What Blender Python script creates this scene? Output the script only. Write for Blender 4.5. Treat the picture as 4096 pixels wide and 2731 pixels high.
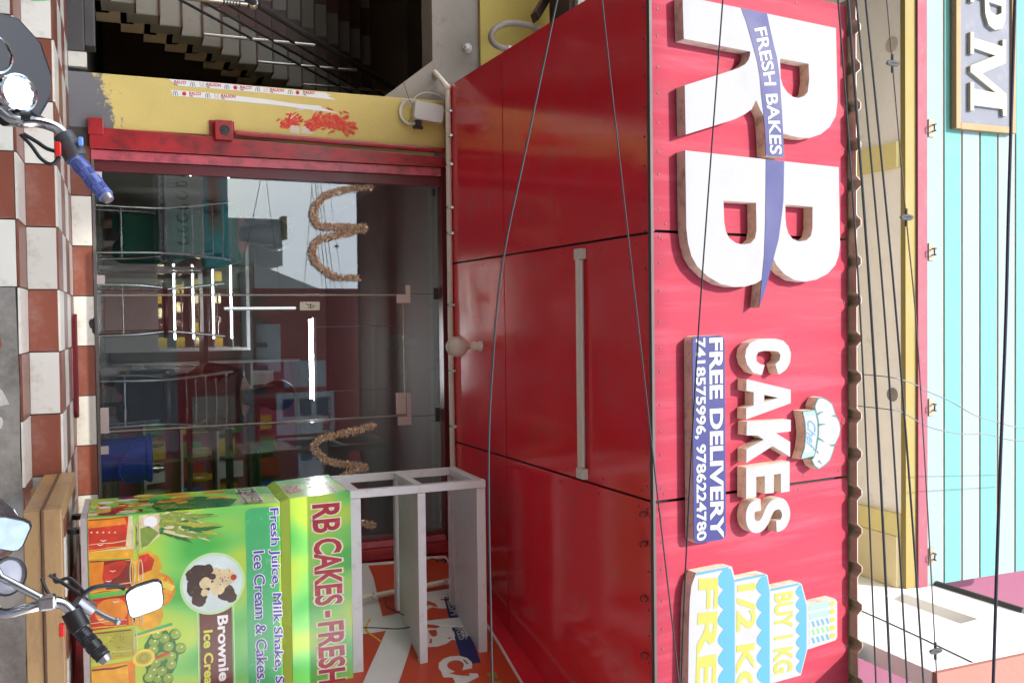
import bpy, math, random
from mathutils import Vector, Matrix
from mathutils.geometry import tessellate_polygon

random.seed(7)
sc = bpy.context.scene
for o in list(bpy.data.objects):
    bpy.data.objects.remove(o, do_unlink=True)
COL = sc.collection

# ---------------------------------------------------------------- camera
cam_d = bpy.data.cameras.new('camera')
cam = bpy.data.objects.new('camera', cam_d)
COL.objects.link(cam)
PITCH, ROLL, YAW = math.radians(22.35), math.radians(-1.28), math.radians(1.53)
fw = Vector((math.sin(YAW)*math.cos(PITCH), math.cos(YAW)*math.cos(PITCH), math.sin(PITCH)))
rt = Vector((math.cos(YAW), -math.sin(YAW), 0))
up = rt.cross(fw)
rt, up = math.cos(ROLL)*rt+math.sin(ROLL)*up, -math.sin(ROLL)*rt+math.cos(ROLL)*up
# the photograph was shot with the camera turned on its side: the picture's right is the world's up
mx, my, mz = up, -rt, -fw
cam.matrix_world = Matrix(((mx.x, my.x, mz.x, 0), (mx.y, my.y, mz.y, -6.29), (mx.z, my.z, mz.z, 1.15), (0, 0, 0, 1)))
cam_d.sensor_fit = 'HORIZONTAL'
cam_d.sensor_width = 36
cam_d.lens = 32.58
cam_d.clip_start = 0.05
cam_d.clip_end = 2000
sc.camera = cam

# ---------------------------------------------------------------- sky and sun
SUN_EL, SUN_AZ = math.radians(41), math.radians(25)      # sun behind the camera, to its left
sun_dir = Vector((-math.cos(SUN_EL)*math.sin(SUN_AZ), -math.cos(SUN_EL)*math.cos(SUN_AZ), math.sin(SUN_EL)))
w = bpy.data.worlds.new('World')
sc.world = w
w.use_nodes = True
nt = w.node_tree
bg = nt.nodes['Background']
sky = nt.nodes.new('ShaderNodeTexSky')
sky.sky_type = 'NISHITA'
sky.sun_disc = False
sky.sun_elevation = SUN_EL
sky.sun_rotation = math.atan2(sun_dir.x, sun_dir.y)
sky.air_density = 1.2
sky.dust_density = 1.5
hs = nt.nodes.new('ShaderNodeHueSaturation')
hs.inputs['Saturation'].default_value = 0.7
nt.links.new(sky.outputs[0], hs.inputs['Color'])
nt.links.new(hs.outputs[0], bg.inputs[0])
bg.inputs[1].default_value = 0.15
sl = bpy.data.lights.new('sun', 'SUN')
sl.energy = 2.0
sl.angle = math.radians(0.4)
sl.color = (1.0, 0.95, 0.87)
so = bpy.data.objects.new('sun', sl)
COL.objects.link(so)
so.location = (-4, -10, 20)
so.rotation_euler = sun_dir.to_track_quat('Z', 'Y').to_euler()
sc.view_settings.view_transform = 'Standard'
sc.view_settings.look = 'None'
sc.view_settings.gamma = 1
sc.view_settings.exposure = 2.2
sc.render.engine = 'CYCLES'
sc.cycles.max_bounces = 8
sc.cycles.transparent_max_bounces = 16

# ---------------------------------------------------------------- materials
MATS = {}
def M(name, col, rough=0.5, metal=0.0, var=0.12, vs=6.0, dirt=0.0, dcol=(0.08, 0.065, 0.05), ds=9.0,
      bump=0.0, bs=80.0, spec=0.5, coat=0.0, emit=0.0, stretch=(1, 1, 1), dots=0.0, dotp=0.02, rnd=0.0):
    if name in MATS:
        return MATS[name]
    m = bpy.data.materials.new(name)
    m.use_nodes = True
    n = m.node_tree.nodes
    L = m.node_tree.links
    b = n['Principled BSDF']
    tc = n.new('ShaderNodeTexCoord')
    mp = n.new('ShaderNodeMapping')
    mp.inputs['Scale'].default_value = stretch
    L.new(tc.outputs['Object'], mp.inputs['Vector'])
    no = n.new('ShaderNodeTexNoise')
    no.inputs['Scale'].default_value = vs
    no.inputs['Detail'].default_value = 6
    L.new(mp.outputs[0], no.inputs['Vector'])
    mix = n.new('ShaderNodeMix')
    mix.data_type = 'RGBA'
    mix.inputs['A'].default_value = (*[c*(1-var) for c in col], 1)
    mix.inputs['B'].default_value = (*[min(1, c*(1+var)) for c in col], 1)
    L.new(no.outputs['Fac'], mix.inputs['Factor'])
    out = mix.outputs['Result']
    if dirt > 0:
        n2 = n.new('ShaderNodeTexNoise')
        n2.inputs['Scale'].default_value = ds
        n2.inputs['Detail'].default_value = 9
        n2.inputs['Roughness'].default_value = 0.7
        L.new(mp.outputs[0], n2.inputs['Vector'])
        rp = n.new('ShaderNodeValToRGB')
        rp.color_ramp.elements[0].position = 0.62-0.22*dirt
        rp.color_ramp.elements[0].color = (0, 0, 0, 1)
        rp.color_ramp.elements[1].position = 0.78-0.12*dirt
        rp.color_ramp.elements[1].color = (min(1, 0.25+dirt*0.75),)*3+(1,)
        L.new(n2.outputs['Fac'], rp.inputs['Fac'])
        m2 = n.new('ShaderNodeMix')
        m2.data_type = 'RGBA'
        m2.inputs['B'].default_value = (*dcol, 1)
        L.new(out, m2.inputs['A'])
        L.new(rp.outputs[0], m2.inputs['Factor'])
        out = m2.outputs['Result']
    if rnd:                                   # each piece a little lighter or darker than the next
        oi = n.new('ShaderNodeObjectInfo')
        mr_ = n.new('ShaderNodeMapRange')
        mr_.inputs['To Min'].default_value = 1-rnd
        mr_.inputs['To Max'].default_value = 1+rnd*0.5
        L.new(oi.outputs['Random'], mr_.inputs['Value'])
        vm = n.new('ShaderNodeVectorMath')
        vm.operation = 'SCALE'
        L.new(out, vm.inputs[0])
        L.new(mr_.outputs[0], vm.inputs['Scale'])
        out = vm.outputs[0]
    L.new(out, b.inputs['Base Color'])
    b.inputs['Roughness'].default_value = rough
    b.inputs['Metallic'].default_value = metal
    b.inputs['Specular IOR Level'].default_value = spec
    b.inputs['Coat Weight'].default_value = coat
    b.inputs['Coat Roughness'].default_value = 0.12
    rv = n.new('ShaderNodeMapRange')
    rv.inputs['To Min'].default_value = max(0.02, rough*0.75)
    rv.inputs['To Max'].default_value = min(1, rough*1.3)
    L.new(no.outputs['Fac'], rv.inputs['Value'])
    L.new(rv.outputs[0], b.inputs['Roughness'])
    if emit:
        b.inputs['Emission Color'].default_value = (*col, 1)
        b.inputs['Emission Strength'].default_value = emit
    if bump or dots:
        bp = n.new('ShaderNodeBump')
        bp.inputs['Strength'].default_value = bump if bump else dots
        bp.inputs['Distance'].default_value = 0.004
        if dots:
            vo = n.new('ShaderNodeTexVoronoi')
            vo.inputs['Scale'].default_value = 1.0/dotp
            vo.inputs['Randomness'].default_value = 0.0
            L.new(tc.outputs['Object'], vo.inputs['Vector'])
            rp3 = n.new('ShaderNodeMapRange')
            rp3.inputs['From Min'].default_value = 0.22
            rp3.inputs['From Max'].default_value = 0.05
            L.new(vo.outputs['Distance'], rp3.inputs['Value'])
            L.new(rp3.outputs[0], bp.inputs['Height'])
        else:
            n3 = n.new('ShaderNodeTexNoise')
            n3.inputs['Scale'].default_value = bs
            n3.inputs['Detail'].default_value = 5
            L.new(mp.outputs[0], n3.inputs['Vector'])
            L.new(n3.outputs['Fac'], bp.inputs['Height'])
        L.new(bp.outputs[0], b.inputs['Normal'])
    MATS[name] = m
    return m

def glass_mat(name, tint, refl=1.5, rough=0.0):
    m = bpy.data.materials.new(name)
    m.use_nodes = True
    n = m.node_tree.nodes
    L = m.node_tree.links
    for x in list(n):
        if x.type == 'BSDF_PRINCIPLED':
            n.remove(x)
    tr = n.new('ShaderNodeBsdfTransparent')
    tr.inputs[0].default_value = (*tint, 1)
    gl = n.new('ShaderNodeBsdfGlossy')
    gl.inputs['Roughness'].default_value = rough
    gl.inputs['Color'].default_value = (0.95, 0.97, 1, 1)
    fr = n.new('ShaderNodeFresnel')
    fr.inputs['IOR'].default_value = refl
    mx_ = n.new('ShaderNodeMixShader')
    L.new(fr.outputs[0], mx_.inputs[0])
    L.new(tr.outputs[0], mx_.inputs[1])
    L.new(gl.outputs[0], mx_.inputs[2])
    L.new(mx_.outputs[0], n['Material Output'].inputs[0])
    MATS[name] = m
    return m

# ---------------------------------------------------------------- mesh helpers
class G:
    def __init__(s):
        s.v = []
        s.f = []
    def add(s, vs, fs):
        k = len(s.v)
        s.v += [tuple(p) for p in vs]
        s.f += [tuple(i+k for i in f) for f in fs]
        return s
    def box(s, x0, x1, y0, y1, z0, z1):
        return s.add([(x0, y0, z0), (x1, y0, z0), (x1, y1, z0), (x0, y1, z0), (x0, y0, z1), (x1, y0, z1), (x1, y1, z1), (x0, y1, z1)],
                     [(0, 3, 2, 1), (4, 5, 6, 7), (0, 1, 5, 4), (1, 2, 6, 5), (2, 3, 7, 6), (3, 0, 4, 7)])
    def hexa(s, a, b):                      # two quads (lists of four points) joined into a solid
        return s.add(list(a)+list(b), [(0, 1, 2, 3), (7, 6, 5, 4), (0, 4, 5, 1), (1, 5, 6, 2), (2, 6, 7, 3), (3, 7, 4, 0)])
    def tube(s, pts, r, seg=10, cap=True):
        pts = [Vector(p) for p in pts]
        rs = r if isinstance(r, (list, tuple)) else [r]*len(pts)
        ref = None
        k = len(s.v)
        n = len(pts)
        for i, p in enumerate(pts):
            t = (pts[min(i+1, n-1)]-pts[max(i-1, 0)]).normalized()
            if ref is None:
                ref = Vector((0, 0, 1)) if abs(t.z) < 0.9 else Vector((1, 0, 0))
            a = (ref-t*ref.dot(t)).normalized()
            ref = a
            b = t.cross(a)
            for j in range(seg):
                q = 2*math.pi*j/seg
                s.v.append(tuple(p+(a*math.cos(q)+b*math.sin(q))*rs[i]))
        for i in range(n-1):
            for j in range(seg):
                s.f.append((k+i*seg+j, k+i*seg+(j+1) % seg, k+(i+1)*seg+(j+1) % seg, k+(i+1)*seg+j))
        if cap:
            s.f.append(tuple(k+j for j in reversed(range(seg))))
            s.f.append(tuple(k+(n-1)*seg+j for j in range(seg)))
        return s
    def sphere(s, c, r, seg=14, rings=9, sc_=(1, 1, 1)):
        k = len(s.v)
        for i in range(rings+1):
            th = math.pi*i/rings
            for j in range(seg):
                q = 2*math.pi*j/seg
                s.v.append((c[0]+r*sc_[0]*math.sin(th)*math.cos(q), c[1]+r*sc_[1]*math.sin(th)*math.sin(q), c[2]+r*sc_[2]*math.cos(th)))
        for i in range(rings):
            for j in range(seg):
                s.f.append((k+i*seg+j, k+(i+1)*seg+j, k+(i+1)*seg+(j+1) % seg, k+i*seg+(j+1) % seg))
        return s
    def lathe(s, prof, o, ax=(0, 0, 1), seg=20):
        ax = Vector(ax).normalized()
        ref = Vector((1, 0, 0)) if abs(ax.x) < 0.9 else Vector((0, 1, 0))
        a = (ref-ax*ref.dot(ax)).normalized()
        b = ax.cross(a)
        o = Vector(o)
        k = len(s.v)
        for r, h in prof:
            for j in range(seg):
                q = 2*math.pi*j/seg
                s.v.append(tuple(o+ax*h+(a*math.cos(q)+b*math.sin(q))*r))
        for i in range(len(prof)-1):
            for j in range(seg):
                s.f.append((k+i*seg+j, k+i*seg+(j+1) % seg, k+(i+1)*seg+(j+1) % seg, k+(i+1)*seg+j))
        return s
    def prism(s, loops, fr, d0, d1):
        """loops: outline then holes in 2D; fr(u, v, d) -> point; solid between depths d0 (back) and d1 (front)."""
        flat = [p for l in loops for p in l]
        tris = tessellate_polygon([[Vector((p[0], p[1], 0)) for p in l] for l in loops])
        N = len(flat)
        fs = []
        for t in tris:
            a, b, c = (Vector((*flat[i], 0)) for i in t)
            if (b-a).cross(c-a).z < 0:
                t = (t[0], t[2], t[1])
            fs.append(tuple(t))
        if d0 == d1:
            return s.add([fr(p[0], p[1], d1) for p in flat], fs)
        vs = [fr(p[0], p[1], d1) for p in flat]+[fr(p[0], p[1], d0) for p in flat]
        al = fs+[(t[2]+N, t[1]+N, t[0]+N) for t in fs]
        k = 0
        for li, l in enumerate(loops):
            m = len(l)
            ar = sum(l[i][0]*l[(i+1) % m][1]-l[(i+1) % m][0]*l[i][1] for i in range(m))
            fl = (ar > 0) == (li == 0)
            for i in range(m):
                a, b = k+i, k+(i+1) % m
                al.append((a+N, b+N, b, a) if fl else (a, b, b+N, a+N))
            k += m
        return s.add(vs, al)

WL = {}                                      # world offset of every Empty / child
def reg(o, parent):
    COL.objects.link(o)
    if parent is not None:
        o.parent = parent
def ob(name, g, mat, parent=None, smooth=False, bevel=0.0, kind=None, label=None, cat=None, group=None, local=False):
    me = bpy.data.meshes.new(name)
    off = WL.get(parent.as_pointer(), Vector()) if parent is not None and not local else Vector()
    me.from_pydata([(p[0]-off.x, p[1]-off.y, p[2]-off.z) for p in g.v], [], g.f)
    me.update()
    if smooth:
        me.polygons.foreach_set('use_smooth', [True]*len(me.polygons))
        try:
            me.set_sharp_from_angle(angle=math.radians(40))
        except Exception:
            pass
    me.materials.append(mat)
    o = bpy.data.objects.new(name, me)
    reg(o, parent)
    WL[o.as_pointer()] = off
    if bevel:
        b = o.modifiers.new('bevel', 'BEVEL')
        b.width = bevel
        b.segments = 2
        b.limit_method = 'ANGLE'
    if kind:
        o['kind'] = kind
    if label:
        o['label'] = label
    if cat:
        o['category'] = cat
    if group:
        o['group'] = group
    return o
KEEP = []
def thing(name, label, cat, loc=(0, 0, 0), group=None, kind=None):
    o = bpy.data.objects.new(name, None)
    COL.objects.link(o)
    KEEP.append(o)
    o.empty_display_size = 0.1
    o.location = loc
    WL[o.as_pointer()] = Vector(loc)
    if label:
        o['label'] = label
    if cat:
        o['category'] = cat
    if group:
        o['group'] = group
    if kind:
        o['kind'] = kind
    return o
def inst(src, name, parent, loc, mat=None):
    """another object sharing src's mesh data"""
    o = bpy.data.objects.new(name, src.data)
    reg(o, parent)
    WL[o.as_pointer()] = Vector()
    o.location = loc
    return o

# ---------------------------------------------------------------- lettering
TXT = {}
def glyphs(body, offset=0.0, shear=0.0, space=1.0):
    key = (body, offset, shear, space)
    if key in TXT:
        return TXT[key]
    cu = bpy.data.curves.new('lettering', 'FONT')
    cu.body = body
    cu.size = 1
    cu.offset = offset
    cu.shear = shear
    cu.space_character = space
    cu.fill_mode = 'FRONT'
    cu.resolution_u = 3
    o = bpy.data.objects.new('lettering', cu)
    COL.objects.link(o)
    dg = bpy.context.evaluated_depsgraph_get()
    me = bpy.data.meshes.new_from_object(o.evaluated_get(dg))
    v = [(p.co.x, p.co.y) for p in me.vertices]
    f = [tuple(p.vertices) for p in me.polygons]
    bpy.data.objects.remove(o, do_unlink=True)
    bpy.data.curves.remove(cu)
    bpy.data.meshes.remove(me)
    TXT[key] = (v, f)
    return v, f
def text(body, quad, fr, d, offset=0.0, shear=0.0, space=1.0, base=None, g=None):
    """letters stretched into the quad (bottom-left, top-left, top-right, bottom-right) of the plane fr, lying at height d"""
    v, f = glyphs(body, offset, shear, space)
    vb = glyphs(body, base, shear, space)[0] if base is not None else v
    x0, x1 = min(p[0] for p in vb), max(p[0] for p in vb)
    y0, y1 = min(p[1] for p in vb), max(p[1] for p in vb)
    bl, tl, tr, br = [Vector(q) for q in quad]
    g = g or G()
    pts = []
    for p in v:
        a = (p[0]-x0)/(x1-x0)
        b = (p[1]-y0)/(y1-y0)
        q = (bl*(1-a)+br*a)*(1-b)+(tl*(1-a)+tr*a)*b
        pts.append(fr(q.x, q.y, d))
    g.add(pts, f)
    return g
def disc(c, r, n=20, rx=1.0, rz=1.0, jit=0.0):
    return [(c[0]+r*rx*math.cos(2*math.pi*i/n)*(1+random.uniform(-jit, jit)), c[1]+r*rz*math.sin(2*math.pi*i/n)*(1+random.uniform(-jit, jit))) for i in range(n)]
def rrect(x0, x1, z0, z1, r, n=5):
    o = []
    for cx, cz, a0 in ((x1-r, z0+r, -90), (x1-r, z1-r, 0), (x0+r, z1-r, 90), (x0+r, z0+r, 180)):
        for i in range(n+1):
            a = math.radians(a0+90*i/n)
            o.append((cx+r*math.cos(a), cz+r*math.sin(a)))
    return o
def stroke(line, wd):
    """flat band of width wd along a 2D polyline"""
    a, b = [], []
    n = len(line)
    for i, p in enumerate(line):
        q0 = line[max(i-1, 0)]
        q1 = line[min(i+1, n-1)]
        dx, dy = q1[0]-q0[0], q1[1]-q0[1]
        l = math.hypot(dx, dy) or 1
        wi = wd[i] if isinstance(wd, (list, tuple)) else wd
        a.append((p[0]-dy/l*wi/2, p[1]+dx/l*wi/2))
        b.append((p[0]+dy/l*wi/2, p[1]-dx/l*wi/2))
    return a+b[::-1]
def smooth_line(pts, n=6):
    pts = [Vector(p) for p in pts]
    P = [pts[0]]+pts+[pts[-1]]
    o = []
    for i in range(1, len(P)-2):
        for k in range(n):
            t = k/n
            a, b, c, d = P[i-1], P[i], P[i+1], P[i+2]
            o.append(0.5*((2*b)+(c-a)*t+(2*a-5*b+4*c-d)*t*t+(3*b-a-3*c+d)*t**3))
    o.append(pts[-1])
    return o
def ccw(l):
    ar = sum(l[i][0]*l[(i+1) % len(l)][1]-l[(i+1) % len(l)][0]*l[i][1] for i in range(len(l)))
    return l if ar > 0 else l[::-1]
def wall_y(y):                               # frame of an upright plane facing the street (towards -y)
    return lambda u, v, d: (u, y-d, v)
# ================================================================ materials used everywhere
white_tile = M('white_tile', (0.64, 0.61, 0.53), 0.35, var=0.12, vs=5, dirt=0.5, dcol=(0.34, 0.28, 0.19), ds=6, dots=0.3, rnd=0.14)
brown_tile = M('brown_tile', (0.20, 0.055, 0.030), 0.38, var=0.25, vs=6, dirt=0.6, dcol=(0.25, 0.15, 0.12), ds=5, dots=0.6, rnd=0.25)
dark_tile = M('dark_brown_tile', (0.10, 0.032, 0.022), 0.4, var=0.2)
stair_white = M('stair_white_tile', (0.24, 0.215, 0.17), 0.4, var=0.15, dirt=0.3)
grout = M('grout', (0.05, 0.042, 0.035), 0.9, var=0.3, bump=0.3)
cement = M('cement', (0.27, 0.25, 0.22), 0.9, var=0.4, vs=4, dirt=0.85, dcol=(0.12, 0.105, 0.085), ds=5, bump=0.6, bs=30)
red_panel = M('red_panel', (0.70, 0.026, 0.042), 0.13, var=0.10, vs=2, dirt=0.5, dcol=(0.50, 0.075, 0.08), ds=4, spec=0.5, coat=0.25, bump=0.35, bs=2.2)
glare_panel = M('sun_glare_red_panel', (0.245, 0.020, 0.040), 0.75, var=0.2, vs=1.6, dirt=0.6, dcol=(0.33, 0.06, 0.09), ds=2.4, stretch=(5, 1, 0.35), spec=0.25)  # pink of sun glare mixed into the fascia red; streaks are dust
black_joint = M('black_joint', (0.012, 0.010, 0.010), 0.7, var=0.4)
letter_face = M('letter_face', (0.245, 0.245, 0.255), 0.85, spec=0.15, var=0.06, vs=3, dirt=0.45, dcol=(0.205, 0.195, 0.175), ds=2.5)
letter_side = M('letter_side', (0.62, 0.51, 0.40), 0.7, var=0.25, vs=9, dirt=0.6, dcol=(0.14, 0.09, 0.055), ds=16)
blue_vinyl = M('blue_vinyl', (0.018, 0.020, 0.100), 0.55, spec=0.25, var=0.06)
white_vinyl = M('white_vinyl', (0.30, 0.30, 0.30), 0.55, spec=0.25, var=0.03)
teal_vinyl = M('teal_vinyl', (0.03, 0.10, 0.095), 0.55, spec=0.25, var=0.05)
sky_vinyl = M('sky_blue_vinyl', (0.045, 0.17, 0.27), 0.55, spec=0.25, var=0.04)
yellow_vinyl = M('yellow_vinyl', (0.235, 0.23, 0.04), 0.55, spec=0.25, var=0.05)
green_vinyl = M('green_vinyl', (0.11, 0.34, 0.11), 0.55, spec=0.25, var=0.05)
pale_teal = M('pale_teal_vinyl', (0.16, 0.24, 0.22), 0.55, spec=0.25, var=0.05)
yellow_wall = M('yellow_wall', (0.52, 0.385, 0.095), 0.85, var=0.12, vs=5, dirt=0.22, dcol=(0.35, 0.24, 0.09), ds=5, bump=0.35, bs=45)
grey_plaster = M('grey_plaster', (0.29, 0.25, 0.21), 0.9, var=0.2, vs=4, dirt=0.3, bump=0.4, bs=40)
dark_stone = M('dark_stone', (0.05, 0.045, 0.042), 0.5, var=0.4, vs=7, dirt=0.3, dcol=(0.12, 0.1, 0.09))
red_paint = M('red_steel_paint', (0.36, 0.012, 0.015), 0.33, var=0.25, vs=9, dirt=0.75, dcol=(0.05, 0.014, 0.014), ds=11)
pink_paint = M('pink_steel_paint', (0.52, 0.085, 0.11), 0.33, var=0.2, vs=8, dirt=0.7, dcol=(0.06, 0.02, 0.02), ds=12)
maroon = M('maroon_paint', (0.12, 0.012, 0.015), 0.35, var=0.2)
steel = M('brushed_steel', (0.55, 0.53, 0.52), 0.25, metal=1, var=0.08)
chrome = M('chrome', (0.75, 0.75, 0.76), 0.08, metal=1, var=0.04)
dark_metal = M('dark_metal', (0.05, 0.048, 0.045), 0.5, metal=0.4, var=0.3)
pvc = M('cream_conduit', (0.72, 0.63, 0.52), 0.45, var=0.10, vs=9, dirt=0.2, dcol=(0.3, 0.22, 0.15))
black_plastic = M('black_plastic', (0.012, 0.012, 0.013), 0.35, var=0.3)
cable_black = M('cable_black', (0.018, 0.018, 0.02), 0.4, var=0.3)
white_plastic = M('white_plastic', (0.62, 0.58, 0.54), 0.4, var=0.05, dirt=0.12, dcol=(0.4, 0.33, 0.25))
glass_shop = glass_mat('shop_glass', (0.93, 0.955, 0.945), 1.54)
glass_dark = glass_mat('case_glass', (0.93, 0.95, 0.94), 1.45)
pink_metal = M('patch_fitting_metal', (0.50, 0.40, 0.36), 0.45, metal=0.25, var=0.1)
interior_wall = M('interior_wall', (0.26, 0.235, 0.2), 0.8, var=0.1)
asphalt = M('asphalt', (0.24, 0.215, 0.18), 0.9, var=0.3, vs=3, bump=0.6, bs=60, dirt=0.4, dcol=(0.16, 0.14, 0.12), ds=1.5)

FLOOR, LAND, TRD = 0.945, 0.828, 0.688
P, X0 = 0.307, -0.785                        # tile pitch and a joint line

# ================================================================ ground
ob('ground', G().box(-150, 150, -150, 60, -0.3, 0), asphalt, kind='structure')

# ================================================================ tiled steps
st = thing('steps', None, None, (0, -0.8, 0), kind='structure')
g = G()
g.box(-7, 1.75, -1.178, 0.0, 0, LAND-0.010)
g.box(-7, 6, -1.518, -1.178, 0, TRD-0.010)
for i in range(4):
    g.box(-7, 6, -1.518-0.3*(i+1), -1.518-0.3*i, 0, TRD-0.15*(i+1))
g.box(-1.205, 1.75, 0.0, 0.06, 0, FLOOR-0.004)
g.box(1.75, 6, -1.178, 0.06, 0, LAND-0.010)
ob('step_core', g, grout, st)
def tile_meshes(w_, d_, h_):
    r = []
    for m in (white_tile, brown_tile):
        t = G().box(-w_/2, w_/2, -d_/2, d_/2, -h_/2, h_/2)
        me = bpy.data.meshes.new('tile')
        me.from_pydata(t.v, [], t.f)
        me.materials.append(m)
        r.append(me)
    return r
def lay(me, x, y, z):
    o = bpy.data.objects.new('tile', me)
    COL.objects.link(o)
    o.parent = st
    o.location = (x, y+0.8, z)
    o.rotation_euler = (random.uniform(-.004, .004), random.uniform(-.004, .004), random.uniform(-.003, .003))
GAP = 0.006
mr = tile_meshes(P-GAP, 0.010, LAND-TRD-GAP-0.004)
ml = tile_meshes(P-GAP, 0.2975-GAP, 0.010)
mt = tile_meshes(P-GAP, 0.335-GAP, 0.010)
mf = tile_meshes(P-GAP, 0.012, FLOOR-LAND-GAP)
mb = tile_meshes(P-GAP, 0.010, 0.15-GAP)
for k in range(-5, 11):
    x = X0+P*(k+0.5)
    o = k % 2
    lay(mr[1-o], x, -1.185, (LAND+TRD)/2-0.004)
    for r in range(4):
        if r == 0 or True:
            lay(ml[(o+r) % 2], x, -1.19+0.2975*(r+0.5), LAND-0.004)
    lay(mt[o], x, -1.362, TRD-0.005)
    if k <= 1:
        lay(mb[1-o], x, -1.525, TRD-0.085)
    if k >= -1 and x < 1.75 and k != 2:
        lay(mf[o], x, -0.006, (FLOOR+LAND)/2)
# one riser tile with a corner knocked out of its upper edge
xa = X0+P*2+GAP/2
xb = xa+P-GAP
poly = [(xa, LAND+0.002), (xb, LAND+0.002), (xb, FLOOR-0.002), (xb-0.07, FLOOR-0.002), (xb-0.075, FLOOR-0.014), (xb-0.1, FLOOR-0.017), (xb-0.11, FLOOR-0.028), (xb-0.14, FLOOR-0.034), (xb-0.16, FLOOR-0.026), (xb-0.165, FLOOR-0.008), (xb-0.18, FLOOR-0.002), (xa, FLOOR-0.002)]
ob('tile', G().prism([poly], wall_y(0.0), 0.0, 0.012), white_tile, st)
# cement patch where the lowest riser has lost its tiles, with shards of tile left in it
pts = [(-0.17, TRD-0.16)]+[(-0.17+0.25*i+random.uniform(-.03, .03), TRD-0.006-random.uniform(0, .014)) for i in range(1, 24)]+[(5.8, TRD-0.16)]
pts[1] = (-0.17, TRD-0.02)
ob('cement_patch', G().prism([ccw(pts)], wall_y(-1.518), -0.002, 0.012), cement, st)
def shard(cx, cz, rx, rz, m, n=11):
    p = disc((cx, cz), 1, n, rx, rz, 0.34)
    ob('tile_shard', G().prism([ccw(p)], wall_y(-1.518), 0.0, 0.0155), m, st)
shard(0.06, 0.55, 0.10, 0.055, brown_tile)
shard(0.33, 0.57, 0.06, 0.055, white_tile)
shard(0.44, 0.585, 0.035, 0.03, white_tile)
gs = M('green_smear', (0.10, 0.42, 0.16), 0.5, var=0.3, vs=30, dirt=0.6, dcol=(0.55, 0.60, 0.50), ds=25, stretch=(1, 1, 0.4))
ob('paint_smear', G().prism([ccw([(-1.66, 0.71), (-1.63, 0.695), (-1.585, 0.70), (-1.575, 0.74), (-1.58, 0.79), (-1.59, 0.822), (-1.66, 0.822)])], wall_y(-1.190), 0.0, 0.0008), gs, st)
# stone kerb in front of the stair lobby
ob('stone_kerb', G().box(-7, -1.665, -0.02, 0.30, 0, 0.925).box(-7, -1.70, -0.02, 0.12, 0.925, 0.985), dark_stone, st, bevel=0.006)
ob('tile', G().box(-1.662, -1.572, -0.012, 0.05, LAND+0.004, 0.935), white_tile, st)
ob('stair_lobby_floor', G().box(-7, -1.55, 0.05, 6, 0.80, 0.915), dark_stone, st)

mat_red = M('red_doormat', (0.16, 0.006, 0.012), 0.95, var=0.3, bump=0.8, bs=120)
g = G()
pts = [(-0.10+0.02*math.sin(i*1.7), -0.03-0.20*math.sin(min(1, i/3)*1.57)) for i in range(4)]
mp_ = [(-0.06, -0.02), (-0.055, -0.12), (-0.02, -0.20), (0.1, -0.235), (0.35, -0.24), (0.52, -0.235), (0.56, -0.2), (0.57, -0.02)]
g.prism([ccw(mp_)], lambda u, v, d: (u, v, d), LAND+0.002, LAND+0.02)
ob('doormat', g, mat_red, label='thin dark red doormat on the landing before the glass door', cat='doormat')

# ================================================================ the building
bd = thing('shop_building', 'two-storey yellow shop building with a striped balcony parapet', 'building', (0, 1, 0))
pw = M('pilaster_paint', (0.60, 0.46, 0.145), 0.85, var=0.14, vs=5, bump=0.35, bs=45)
n, L = pw.node_tree.nodes, pw.node_tree.links          # bare cement where the paint has worn off the foot of the pilaster
b = n['Principled BSDF']
src = b.inputs['Base Color'].links[0].from_socket
tc = n.new('ShaderNodeTexCoord')
sx = n.new('ShaderNodeSeparateXYZ')
L.new(tc.outputs['Object'], sx.inputs[0])
nz = n.new('ShaderNodeTexNoise')
nz.inputs['Scale'].default_value = 13
nz.inputs['Roughness'].default_value = 0.72
nz.inputs['Detail'].default_value = 8
L.new(tc.outputs['Object'], nz.inputs['Vector'])
ma = n.new('ShaderNodeMath')
ma.operation = 'MULTIPLY_ADD'
ma.inputs[1].default_value = 0.5
ma.inputs[2].default_value = -0.25
L.new(nz.outputs['Fac'], ma.inputs[0])
sl_ = n.new('ShaderNodeMath')
sl_.operation = 'MULTIPLY_ADD'             # the worn edge climbs towards the door frame
sl_.inputs[1].default_value = -0.28
L.new(sx.outputs['X'], sl_.inputs[0])
L.new(sx.outputs['Z'], sl_.inputs[2])
ad = n.new('ShaderNodeMath')
L.new(sl_.outputs[0], ad.inputs[0])
L.new(ma.outputs[0], ad.inputs[1])
rg = n.new('ShaderNodeMapRange')
rg.inputs['From Min'].default_value = 1.425
rg.inputs['From Max'].default_value = 1.45
L.new(ad.outputs[0], rg.inputs['Value'])
mm = n.new('ShaderNodeMix')
mm.data_type = 'RGBA'
mm.inputs['A'].default_value = (0.15, 0.145, 0.15, 1)
L.new(rg.outputs[0], mm.inputs['Factor'])
L.new(src, mm.inputs['B'])
L.new(mm.outputs['Result'], b.inputs['Base Color'])
ob('pilaster', G().box(-1.545, -1.205, 0.0, 0.32, 0.0, 3.243), pw, bd, bevel=0.006)
# lintel above the stair lobby with a haunch towards the pilaster
lp = [(-7, 3.18), (-1.84, 3.177), (-1.565, 2.83), (-1.548, 2.80), (-1.548, 3.53), (-7, 3.53)]
ob('lintel', G().prism([ccw(lp)], wall_y(0.06), -0.25, 0.0), grey_plaster, bd)
ob('wall', G().box(-7, -1.63, 0.03, 0.3, 3.532, 5.68), yellow_wall, bd)
ob('wall', G().box(-1.63, 4.0, 0.0, 0.3, 3.40, 5.68), yellow_wall, bd)
ob('wall', G().box(-1.545, 3.2, 0.005, 0.3, 3.246, 3.398), grey_plaster, bd)
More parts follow.
